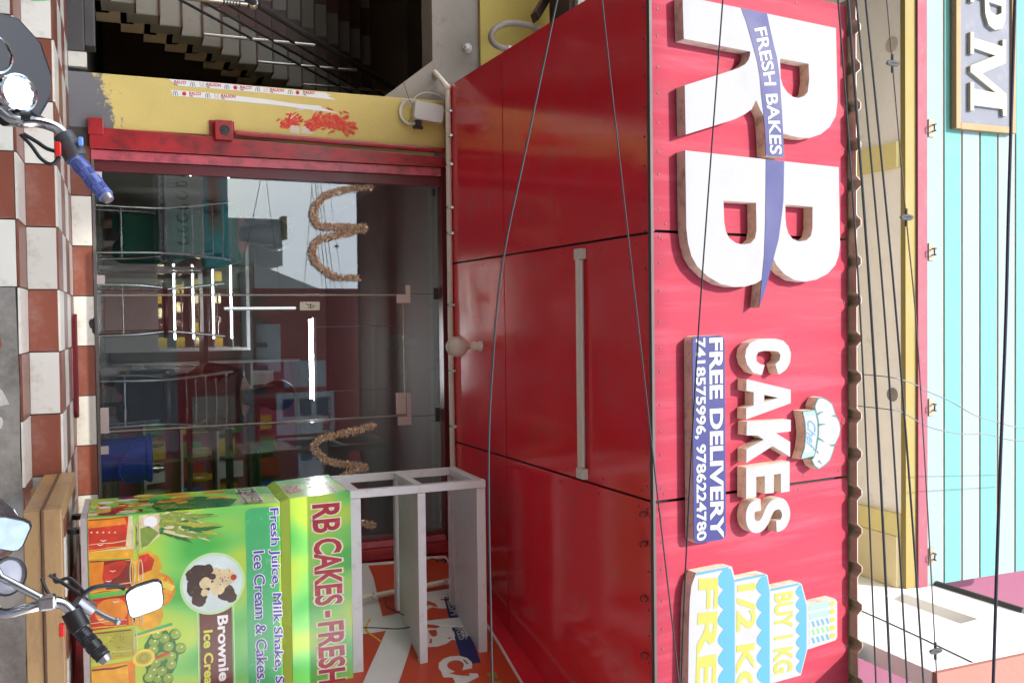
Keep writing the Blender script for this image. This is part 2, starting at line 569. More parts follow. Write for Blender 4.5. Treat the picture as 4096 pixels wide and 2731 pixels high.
# stair lobby: back, sides, ceiling
lob = M('lobby_plaster', (0.46, 0.36, 0.23), 0.9, var=0.3, vs=2)
ob('lobby_wall', G().box(-7, -1.25, 5.6, 5.7, 0.8, 6), lob, bd)
ob('lobby_wall', G().box(-1.5, -1.26, 0.33, 5.6, 0.8, 6), lob, bd)
ob('lobby_wall', G().box(-4.3, -4.2, 0.31, 5.6, 0.8, 6), lob, bd)
ob('lobby_ceiling', G().box(-7, -1.25, 0.31, 5.6, 4.6, 4.7), lob, bd)
# shop room
ob('room_floor', G().box(-1.25, 3.2, 0.062, 4.6, 0.8, FLOOR-0.002), M('room_floor_tile', (0.30, 0.27, 0.23), 0.25, var=0.12), bd)
ob('room_wall', G().box(-1.25, 3.3, 4.6, 4.7, 0.8, 3.4), interior_wall, bd)
ob('room_wall', G().box(-1.255, -1.2, 0.33, 4.6, 0.8, 3.4), interior_wall, bd)
ob('room_wall', G().box(3.2, 3.3, 0.3, 4.6, 0.8, 3.4), interior_wall, bd)
ob('room_ceiling', G().box(-1.2, 3.2, 0.31, 4.6, 3.27, 3.33), M('room_ceiling', (0.24, 0.22, 0.2), 0.8), bd)
ob('room_wall', G().box(1.665, 3.3, 0.06, 0.3, 0.8, 3.244), interior_wall, bd)
# splayed side wall that carries the banner
sd = Vector((0.276, -0.961, 0))
sn = Vector((-0.961, -0.276, 0))
s0 = Vector((1.66, 0.06, 0))
def splay(a, z, d):
    return tuple(s0+sd*a+sn*d+Vector((0, 0, z)))
ob('side_wall', G().prism([[(-0.05, 0.0), (2.72, 0.0), (2.72, 3.40), (-0.05, 3.24)]], splay, -0.2, -0.004), red_panel, bd)

# staircase inside the lobby
sr = thing('staircase', 'dim checkered tile staircase with steel handrail behind the yellow pilaster', 'staircase', (-2.6, 1.4, 0.915))
g = G()
RIS, RUN, SX = 0.157, 0.205, -2.12
for i in range(17):
    y0 = 0.20+RUN*i
    z1 = 0.915+RIS*(i+1)
    g.box(-4.2, SX-0.012, y0+0.012, y0+RUN+0.3, z1-RIS-0.10, z1-0.012)
ob('stair_core', g, lob, sr)
tw = []
for i in range(17):
    y0 = 0.20+RUN*i
    z1 = 0.915+RIS*(i+1)
    for j in range(6):
        xa_ = SX-0.30*(j+1)
        t = G().box(xa_+0.003, xa_+0.297, y0, y0+0.010, z1-RIS+0.002, z1-0.012)
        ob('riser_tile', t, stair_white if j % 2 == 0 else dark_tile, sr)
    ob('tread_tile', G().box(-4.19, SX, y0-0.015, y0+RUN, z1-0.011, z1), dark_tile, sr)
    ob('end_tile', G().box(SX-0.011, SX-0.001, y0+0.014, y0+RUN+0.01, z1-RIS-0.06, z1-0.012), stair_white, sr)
def rail(dz, r, m, y0=0.10, y1=3.4):
    sl2 = RIS/RUN
    return ob('handrail', G().tube([(SX-0.05, y0, 0.915+RIS+dz+(y0-0.2)*sl2), (SX-0.05, y1, 0.915+RIS+dz+(y1-0.2)*sl2)], r, 10), m, sr, smooth=True)
rail(0.86, 0.024, dark_metal)
rail(0.30, 0.010, dark_metal)
rail(0.46, 0.010, dark_metal)
rail(0.62, 0.010, dark_metal)
for i in (0, 4, 7, 10, 13):
    y0 = 0.28+RUN*i
    zb = 0.915+RIS*(i+1)
    if i == 0:
        g = G().tube([(SX-0.05, y0, zb), (SX-0.05, y0, zb+0.86)], 0.028, 12)
        for q in range(6):
            g.lathe([(0.028, 0), (0.036, 0.006), (0.028, 0.012)], (SX-0.05, y0, zb+0.70+0.02*q), seg=12)
        g.sphere((SX-0.05, y0, zb+0.90), 0.045)
    else:
        g = G().tube([(SX-0.05, y0, zb), (SX-0.05, y0, zb+0.84)], 0.014, 10)
    ob('post', g, steel, sr, smooth=True)

# upper balcony of the building
bal = ob('balcony', G().box(-7, 1.75, -1.78, 0.0, 5.69, 5.86), M('balcony_soffit', (0.84, 0.80, 0.74), 0.85, var=0.08, dirt=0.12), bd)
ob('edge_beam', G().box(-7, 1.752, -1.815, -1.775, 5.685, 5.772), M('yellow_edge_paint', (0.22, 0.17, 0.05), 0.8, var=0.1, dirt=0.2, dcol=(0.26, 0.2, 0.1)), bal)
ob('pink_band', G().box(-7, 1.755, -1.83, -1.776, 5.774, 5.850), M('pink_band_paint', (0.21, 0.045, 0.07), 0.75, var=0.25, vs=14, dirt=0.3, dcol=(0.24, 0.12, 0.14), ds=18), bal)
teal = M('teal_stripe_paint', (0.088, 0.245, 0.225), 0.8, rnd=0.12, var=0.25, vs=7, bump=0.5, bs=35, dirt=0.12, dcol=(0.07, 0.24, 0.2))
pale = M('pale_stripe_paint', (0.19, 0.255, 0.265), 0.8, rnd=0.08, var=0.14, vs=7, bump=0.5, bs=35, dirt=0.15, dcol=(0.15, 0.18, 0.18))
grv = M('groove_paint', (0.24, 0.16, 0.14), 0.9, var=0.3)
ob('parapet_core', G().box(-7, 1.745, -1.819, -1.68, 5.852, 7.6), grv, bal)
zz = 5.853
for i in range(11):
    h = 0.148 if i == 0 else 0.152+0.002*i
    ob('stripe', G().box(-7, 1.75, -1.826, -1.79, zz, zz+h-0.012), (pale, teal)[i % 2], bal, bevel=0.003)
    zz += h+0.003
bx = M('cross_beam_paint', (0.66, 0.56, 0.24), 0.8, var=0.1)
ob('cross_beam', G().box(-1.09, -0.93, -1.774, -0.02, 5.652, 5.688), bx, bal)
ob('cross_beam', G().box(1.28, 1.42, -1.774, -0.02, 5.652, 5.688), bx, bal)
ob('end_beam', G().box(1.422, 1.748, -1.774, -0.02, 5.645, 5.688), M('pale_yellow_paint', (0.62, 0.52, 0.30), 0.8, var=0.1), bal)
ob('light_box', G().lathe([(0.045, 0), (0.045, -0.006), (0.0, -0.006)], (0.52, -1.70, 5.69), seg=16), cement, bal)
ob('light_box', G().lathe([(0.05, 0), (0.05, -0.006), (0.0, -0.006)], (-1.72, -1.70, 5.69), seg=16), M('cover_plate', (0.5, 0.44, 0.38), 0.7), bal)
for x in (-1.176, -0.392, 0.60, 1.56):
    hp = ob('hook_plate', G().box(x-0.055, x+0.055, -1.834, -1.827, 5.862, 5.905), M('rusty_plate', (0.24, 0.20, 0.15), 0.7, var=0.3, dirt=0.4), bal)
    ob('hook', G().tube([(x-0.02, -1.834, 5.895), (x-0.02, -1.865, 5.890), (x-0.015, -1.868, 5.872), (x+0.015, -1.868, 5.872), (x+0.02, -1.862, 5.89), (x+0.02, -1.834, 5.895)], 0.005, 6), dark_metal, hp)
# ================================================================ sign canopy
AL = math.radians(7.03)
FP0 = Vector((0, -2.58, 3.384))
FU = Vector((0, math.sin(AL), math.cos(AL)))
FN = Vector((0, -math.cos(AL), math.sin(AL)))
def fas(s, t, d):
    return tuple(FP0+Vector((s, 0, 0))+FU*t+FN*d)
TB = math.tan(math.radians(3.07))
def sof(x, y, d):                             # soffit plane, d hangs below it; (x, -depth)
    return (x, y, 3.245-y*TB-d)
cp = thing('sign_canopy', 'long red panelled sign canopy projecting over the shopfront', 'canopy', (0.3, -1.3, 3.3))
ob('canopy_core', G().hexa([(-1.62, -0.001, 3.262), (3.2, -0.001, 3.262), (3.2, -2.54, 3.40), (-1.62, -2.54, 3.40)],
                           [(-1.62, -0.001, 3.35), (3.2, -0.001, 3.35), (3.2, -2.40, 4.62), (-1.62, -2.40, 4.62)]), black_joint, cp)
def rx(y):                                    # right edge of the soffit follows the splayed wall
    return 1.66+(0.06-y)*0.287+0.004
sp = lambda u, v, d: sof(u, -v, -d)
for y0, y1 in ((0.004, 0.955), (0.967, 2.574)):
    for x0, x1 in ((-1.633, -0.396), (-0.384, 0.855), (0.867, None)):
        if x1 is None:
            poly = [(x0, y0), (rx(-y0), y0), (rx(-y1), y1), (x0, y1)]
        else:
            poly = [(x0, y0), (x1, y0), (x1, y1), (x0, y1)]
        ob('soffit_panel', G().prism([ccw(poly)], lambda u, v, d: sof(u, -v, d), -0.014, 0.0), red_panel, cp)
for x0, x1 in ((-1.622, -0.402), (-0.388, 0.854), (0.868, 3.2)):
    ob('fascia_panel', G().prism([[(x0, 0.004), (x1, 0.004), (x1, 1.290), (x0, 1.290)]], fas, -0.012, 0.0), glare_panel, cp)
ob('edge_trim', G().prism([[(-1.625, -0.012), (3.2, -0.012), (3.2, 0.003), (-1.625, 0.003)]], fas, -0.02, 0.002), M('weathered_trim', (0.07, 0.055, 0.05), 0.6, var=0.4, dirt=0.5), cp)
g = G()
def screw(p, n_, r=0.006):
    g.lathe([(r, 0.0), (r*0.8, 0.0022), (0, 0.0025)], p, n_, 6)
for x in (-1.58, -0.43, -0.36, 0.825, 0.895):
    for t in (0.05, 0.35, 0.65, 0.95, 1.24):
        screw(fas(x, t+random.uniform(-.03, .03), 0.0005), FN)
for i in range(34):
    screw(fas(-1.55+0.13*i+random.uniform(-.02, .02), 0.035, 0.0005), FN)
    screw(fas(-1.5+0.13*i+random.uniform(-.02, .02), 1.265, 0.0005), FN)
dn = Vector((0, -TB, -1)).normalized()
for i in range(26):
    screw(sof(-1.55+0.145*i+random.uniform(-.03, .03), -2.52, 0.0005), dn)
for y in (-0.3, -0.6, -0.9, -1.3, -1.7, -2.1, -2.45):
    for x in (-1.60, -0.43, -0.35, 0.82, 0.9):
        screw(sof(x, y+random.uniform(-.05, .05), 0.0005), dn, 0.005)
ob('panel_screw', g, M('screw', (0.10, 0.07, 0.06), 0.6, metal=0.3, var=0.4), cp, kind='stuff')
# trapezoid roof sheet showing above the fascia
g = G()
prof = []
x = -1.66
while x < 3.3:
    prof += [(x, 0.0), (x+0.125, 0.0), (x+0.150, 0.030), (x+0.178, 0.030)]
    x += 0.203
ftop = FP0+FU*1.292
n_ = len(prof)
vs, fs = [], []
for yy, zz_ in ((ftop.y-0.062, ftop.z+0.004), (ftop.y+1.1, ftop.z+0.16)):
    for th in (0.0, 0.004):
        for px, pz in prof:
            vs.append((px, yy, zz_+pz+th))
for i in range(n_-1):
    fs += [(i, i+1, 2*n_+i+1, 2*n_+i), (n_+i, 3*n_+i, 3*n_+i+1, n_+i+1), (i, n_+i, n_+i+1, i+1)]
g.add(vs, fs)
ob('roof_sheet', g, M('roof_sheet', (0.36, 0.32, 0.28), 0.6, metal=0.2, var=0.25, vs=7, dirt=0.4, dcol=(0.10, 0.07, 0.05), ds=10), cp)
# rust-coloured hook rings left under the front edge
for x in (0.93, 1.07, 1.33, 1.60):
    p = sof(x, -2.5, 0.0)
    ring = [(p[0]+0.012*math.cos(a), p[1]+0.03*math.sin(a), p[2]-0.012-0.01*math.cos(a)) for a in [i*math.pi/5 for i in range(10)]]
    ob('wire_ring', G().tube(ring, 0.003, 5), dark_metal, cp)

# ---- raised letters and boards on the fascia
D = dict(
 R=[(-1.47,0.134),(-1.466,1.141),(-1.1,1.151),(-1.019,1.138),(-0.958,1.093),(-0.916,1.029),(-0.89,0.949),(-0.885,0.871),(-0.891,0.809),(-0.897,0.766),(-0.779,0.77),(-0.777,0.648),(-0.885,0.644),(-0.971,0.633),(-1.011,0.604),(-1.041,0.586),(-0.995,0.557),(-0.967,0.513),(-0.937,0.449),(-0.911,0.372),(-0.838,0.147),(-1.063,0.143),(-1.13,0.332),(-1.181,0.472),(-1.204,0.515),(-1.226,0.537),(-1.251,0.548),(-1.27,0.55),(-1.275,0.14)],
 Rh=[(-1.262,0.747),(-1.26,0.943),(-1.179,0.947),(-1.117,0.935),(-1.095,0.911),(-1.082,0.872),(-1.084,0.833),(-1.102,0.795),(-1.131,0.765),(-1.168,0.75)],
 rib1=[(-1.469,0.492),(-1.408,0.524),(-1.302,0.566),(-1.225,0.595),(-1.162,0.609),(-1.072,0.619),(-0.981,0.633),(-0.885,0.644),(-0.779,0.648),(-0.780,0.77),(-0.895,0.764),(-1.004,0.757),(-1.08,0.75),(-1.172,0.743),(-1.263,0.725),(-1.315,0.706),(-1.408,0.677),(-1.469,0.659)],
 mid=[(-1.399,0.612),(-1.306,0.638),(-1.233,0.657),(-1.159,0.675),(-1.074,0.687),(-0.988,0.7),(-0.891,0.709),(-0.79,0.715)],
 rib2=[(-0.761,0.648),(-0.617,0.645),(-0.454,0.641),(-0.29,0.632),(-0.176,0.616),(-0.042,0.600),(-0.143,0.646),(-0.278,0.695),(-0.375,0.73),(-0.497,0.753),(-0.569,0.764),(-0.760,0.77)],
 B=[(-0.765,0.143),(-0.758,1.158),(-0.36,1.166),(-0.302,1.155),(-0.255,1.131),(-0.209,1.073),(-0.179,0.992),(-0.167,0.913),(-0.175,0.835),(-0.205,0.766),(-0.248,0.714),(-0.278,0.695),(-0.143,0.646),(-0.038,0.598),(-0.174,0.616),(-0.156,0.579),(-0.14,0.507),(-0.138,0.435),(-0.152,0.351),(-0.188,0.269),(-0.234,0.208),(-0.28,0.175),(-0.336,0.156),(-0.408,0.146),(-0.563,0.145)],
 Bh1=[(-0.546,0.374),(-0.546,0.582),(-0.414,0.584),(-0.375,0.574),(-0.35,0.545),(-0.342,0.501),(-0.348,0.451),(-0.37,0.409),(-0.401,0.388),(-0.443,0.378)],
 Bh2=[(-0.548,0.778),(-0.545,0.967),(-0.439,0.966),(-0.399,0.954),(-0.375,0.922),(-0.368,0.875),(-0.378,0.829),(-0.405,0.798),(-0.443,0.783),(-0.487,0.778)],
 C=[(0.291,0.615),(0.276,0.555),(0.234,0.516),(0.197,0.505),(0.161,0.512),(0.132,0.537),(0.117,0.586),(0.114,0.646),(0.115,0.707),(0.126,0.759),(0.153,0.795),(0.191,0.812),(0.237,0.805),(0.27,0.778),(0.291,0.737),(0.289,0.722),(0.241,0.704),(0.223,0.732),(0.197,0.74),(0.181,0.727),(0.175,0.697),(0.173,0.626),(0.179,0.591),(0.199,0.578),(0.222,0.581),(0.237,0.605),(0.242,0.633)],
 A=[(0.306,0.513),(0.372,0.809),(0.439,0.809),(0.502,0.509),(0.447,0.51),(0.436,0.559),(0.372,0.559),(0.362,0.512)],
 Ah=[(0.387,0.629),(0.408,0.721),(0.424,0.629)],
 K=[(0.513,0.514),(0.522,0.808),(0.58,0.808),(0.582,0.706),(0.633,0.804),(0.707,0.802),(0.644,0.683),(0.713,0.509),(0.646,0.51),(0.608,0.623),(0.585,0.583),(0.579,0.511)],
 E=[(0.735,0.507),(0.73,0.799),(0.88,0.798),(0.881,0.738),(0.786,0.737),(0.786,0.692),(0.877,0.69),(0.875,0.629),(0.788,0.629),(0.787,0.574),(0.885,0.573),(0.885,0.506)],
 S=[(1.046,0.706),(1.039,0.747),(1.007,0.771),(0.969,0.768),(0.938,0.742),(0.934,0.704),(0.948,0.671),(0.975,0.65),(1.007,0.63),(1.031,0.599),(1.031,0.564),(1.010,0.540),(0.976,0.532),(0.943,0.540),(0.929,0.562),(0.926,0.602)],
 hb=[(0.483,0.888),(0.482,0.979),(0.545,1.0),(0.607,1.0),(0.683,0.983),(0.721,0.967),(0.727,0.875),(0.669,0.9),(0.601,0.91),(0.539,0.903)],
 hp=[(0.482,0.979),(0.466,0.974),(0.443,0.985),(0.423,1.001),(0.419,1.028),(0.434,1.067),(0.458,1.105),(0.498,1.122),(0.524,1.135),(0.555,1.158),(0.595,1.166),(0.63,1.157),(0.673,1.124),(0.709,1.11),(0.75,1.087),(0.771,1.054),(0.79,1.004),(0.772,0.972),(0.735,0.95),(0.721,0.967),(0.683,0.983),(0.607,1.0),(0.545,1.0)],
 cake=[(1.201,0.19),(1.199,0.372),(1.203,0.411),(1.226,0.42),(1.27,0.433),(1.268,0.624),(1.279,0.645),(1.351,0.661),(1.349,0.862),(1.36,0.88),(1.472,0.919),(1.471,1.117),(1.488,1.135),(1.674,1.135),(1.69,1.123),(1.701,0.917),(1.823,0.87),(1.823,0.655),(1.91,0.645),(1.915,0.42),(1.985,0.41),(1.985,0.19),(1.93,0.16),(1.85,0.148),(1.714,0.137),(1.59,0.14),(1.447,0.144),(1.33,0.15),(1.26,0.16)])
DEP = 0.062
def raised(name, loops, label, cat, grp=None, mat=None, round_=False):
    loops = [ccw(l) for l in loops]
    cx = sum(p[0] for p in loops[0])/len(loops[0])
    cy = sum(p[1] for p in loops[0])/len(loops[0])
    t = thing(name, label, cat, fas(cx, cy, 0), grp)
    ob('side_return', G().prism(loops, fas, 0.0012, DEP-0.003), letter_side, t)
    ob('face', G().prism(loops, fas, DEP-0.003, DEP), mat or letter_face, t)
    return t
GL = 'raised white letters of the word CAKES'
def band(l):                                  # ribbon as a strip of quads between its two long edges
    n2 = len(l)//2
    g = G()
    for i in range(n2-1):
        q = [l[i], l[i+1], l[-2-i], l[-1-i]]
        g.hexa([fas(*p, DEP+0.0016) for p in q], [fas(*p, DEP+0.0004) for p in q])
    return g
tR = raised('sign_letter', [D['R'], D['Rh']], 'huge white raised letter R crossed by a blue lettered ribbon', 'letter')
rb = ob('ribbon', band(D['rib1']), blue_vinyl, tR)
g = G()
mid = [Vector(p) for p in D['mid']]
ln = [0]
for i in range(1, len(mid)):
    ln.append(ln[-1]+(mid[i]-mid[i-1]).length)
def along(s):
    s = max(0, min(ln[-1]-1e-6, s))
    for i in range(len(ln)-1):
        if s <= ln[i+1]:
            q = (s-ln[i])/(ln[i+1]-ln[i])
            d = (mid[i+1]-mid[i]).normalized()
            return mid[i].lerp(mid[i+1], q), d
v, f = glyphs('FRESH BAKES', 0.018)
wx = max(p[0] for p in v)
hy = max(p[1] for p in v)
vs = []
for p in v:
    c, d = along(p[0]/wx*ln[-1])
    nn = Vector((-d.y, d.x))
    q = c+nn*((p[1]/hy-0.5)*0.078)
    vs.append(fas(q.x, q.y, DEP+0.003))
ob('lettering', g.add(vs, f), white_vinyl, rb)
tB = raised('sign_letter', [D['B'], D['Bh1'], D['Bh2']], 'huge white raised letter B with a tapering blue ribbon tail', 'letter')
ob('ribbon', band(D['rib2']), blue_vinyl, tB)
for ch, loops in (('C', [D['C']]), ('A', [D['A'], D['Ah']]), ('K', [D['K']]), ('E', [D['E']]), ('S', [stroke([(p.x, p.y) for p in smooth_line([(q[0], q[1], 0) for q in D['S']], 3)], 0.057)])):
    raised('sign_letter', loops, {'C': 'raised white letter C, first of the word CAKES', 'A': 'raised white letter A in the word CAKES', 'K': 'raised white letter K in the word CAKES', 'E': 'raised white letter E in the word CAKES', 'S': 'raised white letter S ending the word CAKES'}[ch], 'letter', GL)
# chef's hat
out = ccw(D['hb'][:1]+[(0.482, 0.979)]+D['hp'][1:19]+D['hb'][5:])
th = raised('chef_hat_sign', [out], 'raised white chef hat sign with teal outline above the word CAKES', 'sign', mat=teal_vinyl)
def shrink(l, k, n=1):
    m = len(l)
    l = ccw(l)
    o = []
    for i in range(m):
        a, b_, c = Vector(l[i-1]), Vector(l[i]), Vector(l[(i+1) % m])
        e = ((b_-a).normalized()+(c-b_).normalized())
        if e.length < 1e-6:
            e = b_-a
        e.normalize()
        o.append(tuple(b_+Vector((-e.y, e.x))*k))
    return o
ob('crown', G().prism([shrink(D['hp'], 0.006)], fas, DEP, DEP+0.001), letter_face, th)
ob('band', G().prism([shrink(D['hb'], 0.006)], fas, DEP, DEP+0.001), letter_face, th)
for k_, l in enumerate(([(0.488, 0.892), (0.487, 0.975), (0.512, 0.984), (0.51, 0.897)], [(0.695, 0.89), (0.694, 0.978), (0.716, 0.968), (0.72, 0.879)])):
    ob('band_shade', G().prism([ccw(l)], fas, DEP+0.001, DEP+0.002), pale_teal, th)
for l in ([(0.506, 0.995), (0.496, 1.022), (0.497, 1.039)], [(0.561, 1.002), (0.56, 1.03), (0.56, 1.055)], [(0.631, 1.002), (0.64, 1.025), (0.653, 1.044)], [(0.695, 0.989), (0.70, 0.995), (0.708, 1.005)], [(0.524, 1.133), (0.521, 1.111), (0.52, 1.095)], [(0.673, 1.124), (0.673, 1.093), (0.666, 1.079)], [(0.744, 1.0), (0.752, 1.012), (0.765, 1.026)]):
    ob('fold_line', G().prism([ccw(stroke(l, [0.012, 0.007, 0.001]))], fas, DEP+0.0012, DEP+0.002), teal_vinyl, th)
ob('lettering', text('Chef', [(0.530, 0.925), (0.545, 0.985), (0.690, 0.972), (0.675, 0.915)], fas, DEP+0.0025, 0.0, 0.45), sky_vinyl, th)
# phone board
tp = raised('phone_board', [rrect(0.092, 1.065, 0.177, 0.376, 0.03)], 'raised blue board reading FREE DELIVERY with two phone numbers', 'sign board', mat=blue_vinyl)
ob('lettering', text('FREE DELIVERY', [(0.103, 0.278), (0.101, 0.362), (1.058, 0.360), (1.052, 0.277)], fas, DEP+0.0015, 0.032), white_vinyl, tp)
ob('lettering', text('7418575996, 9786224780', [(0.103, 0.186), (0.101, 0.256), (1.052, 0.254), (1.056, 0.184)], fas, DEP+0.0015, 0.026), white_vinyl, tp)
# cake sign
tk = raised('cake_sign', [D['cake']], 'raised three-tier cake sign offering a free half kilo', 'sign board', mat=letter_face)
def scal(line, top):
    l = [(p.x, p.y) for p in smooth_line([(a, b_, 0) for a, b_ in line], 4)]
    return ccw(l+top)
def waves(x0, x1, z0, n, amp):
    o = []
    for i in range(n*6+1):
        q = i/(n*6)
        o.append((x0+(x1-x0)*q, z0-amp*abs(math.sin(q*math.pi*n))-amp*0.2))
    return o
for line, top in ((waves(1.362, 1.812, 0.872, 7, 0.030), [(1.812, 0.868), (1.70, 0.910), (1.48, 0.912), (1.362, 0.874)]),
                  (waves(1.282, 1.896, 0.612, 7, 0.036), [(1.896, 0.642), (1.83, 0.655), (1.36, 0.657), (1.282, 0.638)]),
                  (waves(1.212, 1.972, 0.365, 8, 0.038), [(1.972, 0.404), (1.90, 0.425), (1.28, 0.428), (1.212, 0.404)])):
    ob('icing_band', G().prism([ccw(line+top)], fas, DEP, DEP+0.001), sky_vinyl, tk)
for l in ([(1.352, 0.665), (1.362, 0.665), (1.360, 0.86), (1.352, 0.86)], [(1.27, 0.43), (1.28, 0.43), (1.280, 0.63), (1.270, 0.63)], [(1.203, 0.19), (1.214, 0.19), (1.212, 0.39), (1.202, 0.39)]):
    ob('edge_line', G().prism([ccw(l)], fas, DEP, DEP+0.001), sky_vinyl, tk)
ob('lettering', text('BUY 1 KG', [(1.380, 0.690), (1.384, 0.818), (1.790, 0.810), (1.780, 0.680)], fas, DEP+0.0012, 0.030), yellow_vinyl, tk)
ob('lettering', text('1/2 KG', [(1.300, 0.445), (1.306, 0.568), (1.870, 0.545), (1.860, 0.428)], fas, DEP+0.0012, 0.030), yellow_vinyl, tk)
ob('lettering', text('FREE', [(1.232, 0.205), (1.246, 0.325), (1.93, 0.298), (1.93, 0.172)], fas, DEP+0.0012, 0.030), yellow_vinyl, tk)
for i in range(5):
    x = 1.493+0.042*i
    cd_ = ob('candle', G().prism([ccw([(x-0.015, 0.93), (x+0.015, 0.93), (x+0.015, 1.075), (x-0.015, 1.075)])], fas, DEP, DEP+0.001), pale_teal if i < 2 else letter_face, tk)
    if i >= 2:
        for q in range(4):
            z0 = 0.945+0.034*q
            ob('candle_stripe', G().prism([ccw([(x-0.015, z0), (x+0.015, z0+0.014), (x+0.015, z0+0.028), (x-0.015, z0+0.014)])], fas, DEP+0.001, DEP+0.0018), (green_vinyl if i == 3 else sky_vinyl), cd_)
    ob('flame', G().prism([disc((x, 1.098), 0.018, 12, 0.75, 1.1)], fas, DEP, DEP+0.001), yellow_vinyl, tk)

# ---- fittings under the canopy
t = thing('tube_light_fitting', 'unlit cream tube light batten screwed under the red canopy', 'tube light', sof(0.24, -1.93, 0))
def sbox(x0, x1, y0, y1, d0, d1, g_=None):
    g_ = g_ or G()
    return g_.hexa([sof(x0, y0, d1), sof(x1, y0, d1), sof(x1, y1, d1), sof(x0, y1, d1)], [sof(x0, y0, d0), sof(x1, y0, d0), sof(x1, y1, d0), sof(x0, y1, d0)])
ob('batten', sbox(-0.345, 0.83, -1.945, -1.905, 0.001, 0.03), pvc, t, bevel=0.004)
ob('lamp_tube', G().tube([sof(-0.30, -1.955, 0.022), sof(0.785, -1.955, 0.022)], 0.010, 10), white_plastic, t, smooth=True)
for x0 in (-0.36, 0.79):
    ob('end_cap', sbox(x0, x0+0.055, -1.972, -1.90, 0.001, 0.036), white_plastic, t, bevel=0.004)
t = thing('globe_lamp', 'unlit cream bulb in a holder hanging under the canopy', 'lamp', sof(0.178, -0.59, 0))
p = Vector(sof(0.178, -0.59, 0))
ob('holder', G().lathe([(0.0, 0.0), (0.034, 0.0), (0.034, -0.015), (0.026, -0.03), (0.030, -0.05), (0.022, -0.072), (0.014, -0.08), (0.0, -0.08)], p, seg=18), pvc, t, smooth=True)
ob('bulb', G().lathe([(0.016, -0.08), (0.022, -0.095), (0.045, -0.112), (0.062, -0.135), (0.066, -0.165), (0.064, -0.195), (0.05, -0.22), (0.028, -0.236), (0.0, -0.24)], p, seg=22), M('bulb_glass', (0.55, 0.46, 0.38), 0.3, var=0.06, dirt=0.15, dcol=(0.3, 0.22, 0.16)), t, smooth=True)
t = thing('conduit', 'cream plastic conduit clipped along the canopy above the glass', 'conduit', sof(-0.3, -0.12, 0))
ob('pipe', G().tube([sof(-1.76, 0.06, 0.05), sof(-1.64, -0.09, 0.030), sof(-1.60, -0.115, 0.022), sof(0.0, -0.105, 0.022), sof(1.62, -0.115, 0.022)], 0.0195, 14), pvc, t, smooth=True)
ob('elbow', G().sphere(sof(-1.612, -0.113, 0.024), 0.026), pvc, t, smooth=True)
for x in (-1.45, -1.28, -1.08, -0.78, -0.60, -0.10, 0.36, 0.75, 1.15, 1.5):
    a = [sof(x, -0.108+0.034*math.cos(q), 0.003+0.041*max(0, math.sin(q))) for q in [math.pi*i/8 for i in range(9)]]
    g = G()
    for i in range(8):
        p0, p1 = Vector(a[i]), Vector(a[i+1])
        g.hexa([p0+Vector((-.008, 0, 0)), p0+Vector((.008, 0, 0)), p1+Vector((.008, 0, 0)), p1+Vector((-.008, 0, 0))],
               [p0+Vector((-.008, 0, .0015)), p0+Vector((.008, 0, .0015)), p1+Vector((.008, 0, .0015)), p1+Vector((-.008, 0, .0015))])
    ob('clip', g, steel, t)
# ================================================================ shopfront frame, glass and door
sf = thing('door_frame', 'red and pink painted steel frame around the shop glazing', 'door frame', (0.3, 0, 0.95))
ob('outer_jamb', G().hexa([(-1.208, -0.035, FLOOR-0.005), (-1.075, -0.035, FLOOR-0.005), (-1.075, 0.05, FLOOR-0.005), (-1.208, 0.05, FLOOR-0.005)], [(-1.146, -0.035, 3.225), (-1.072, -0.035, 3.225), (-1.072, 0.05, 3.225), (-1.146, 0.05, 3.225)]), red_paint, sf, bevel=0.004)
ob('foot_plate', G().box(-1.262, -1.16, -0.046, 0.0, FLOOR-0.012, FLOOR+0.075), red_paint, sf, bevel=0.004)
ob('inner_jamb', G().box(-1.07, -1.01, -0.022, 0.05, FLOOR, 3.2), pink_paint, sf, bevel=0.004)
ob('rebate', G().box(-1.008, -0.945, 0.012, 0.07, FLOOR, 3.21), maroon, sf)
ob('outer_jamb', G().box(1.578, 1.655, -0.035, 0.05, FLOOR-0.005, 3.225), red_paint, sf, bevel=0.004)
ob('inner_jamb', G().box(1.535, 1.575, -0.022, 0.05, FLOOR, 3.2), pink_paint, sf, bevel=0.004)
ob('rebate', G().box(1.505, 1.533, 0.012, 0.07, FLOOR, 3.21), maroon, sf)
ob('head_rail', G().box(-1.073, 1.577, -0.018, 0.075, 3.203, 3.241), maroon, sf)
ob('sill', G().box(-1.205, 1.66, -0.018, 0.075, FLOOR+0.002, FLOOR+0.018), M('sill_metal', (0.13, 0.11, 0.10), 0.5, metal=0.3, var=0.3, dirt=0.3), sf)
ob('frame_bolt', G().lathe([(0.009, 0), (0.006, 0.006), (0, 0.006)], (-1.17, -0.035, 3.16), (0, -1, 0), 8), dark_metal, sf)

TILT = math.radians(-1.5)                     # the panes lean slightly back at the top
def gl(u, v, d):
    return (u, 0.03-(v-FLOOR)*math.tan(TILT)-d, v)
def pane(x0, x1, z0, z1, name, parent=None, **k):
    return ob(name, G().prism([[(x0, z0), (x1, z0), (x1, z1), (x0, z1)]], gl, -0.005, 0.005), glass_shop, parent, **k)
edge = M('glass_edge', (0.26, 0.22, 0.16), 0.35, var=0.15)
def strip(x0, x1, z0, z1, p, m=edge, d=0.007, name='glass_edge'):
    return ob(name, G().prism([[(x0, z0), (x1, z0), (x1, z1), (x0, z1)]], gl, -d, d), m, p)
gp = thing('glass_panel', 'tall fixed glass panel left of the shop door', 'glass panel', (-0.55, 0.04, FLOOR))
pane(-0.944, -0.186, FLOOR+0.02, 3.2, 'pane', gp)
strip(-0.186, -0.183, FLOOR+0.02, 3.2, gp, dark_metal)
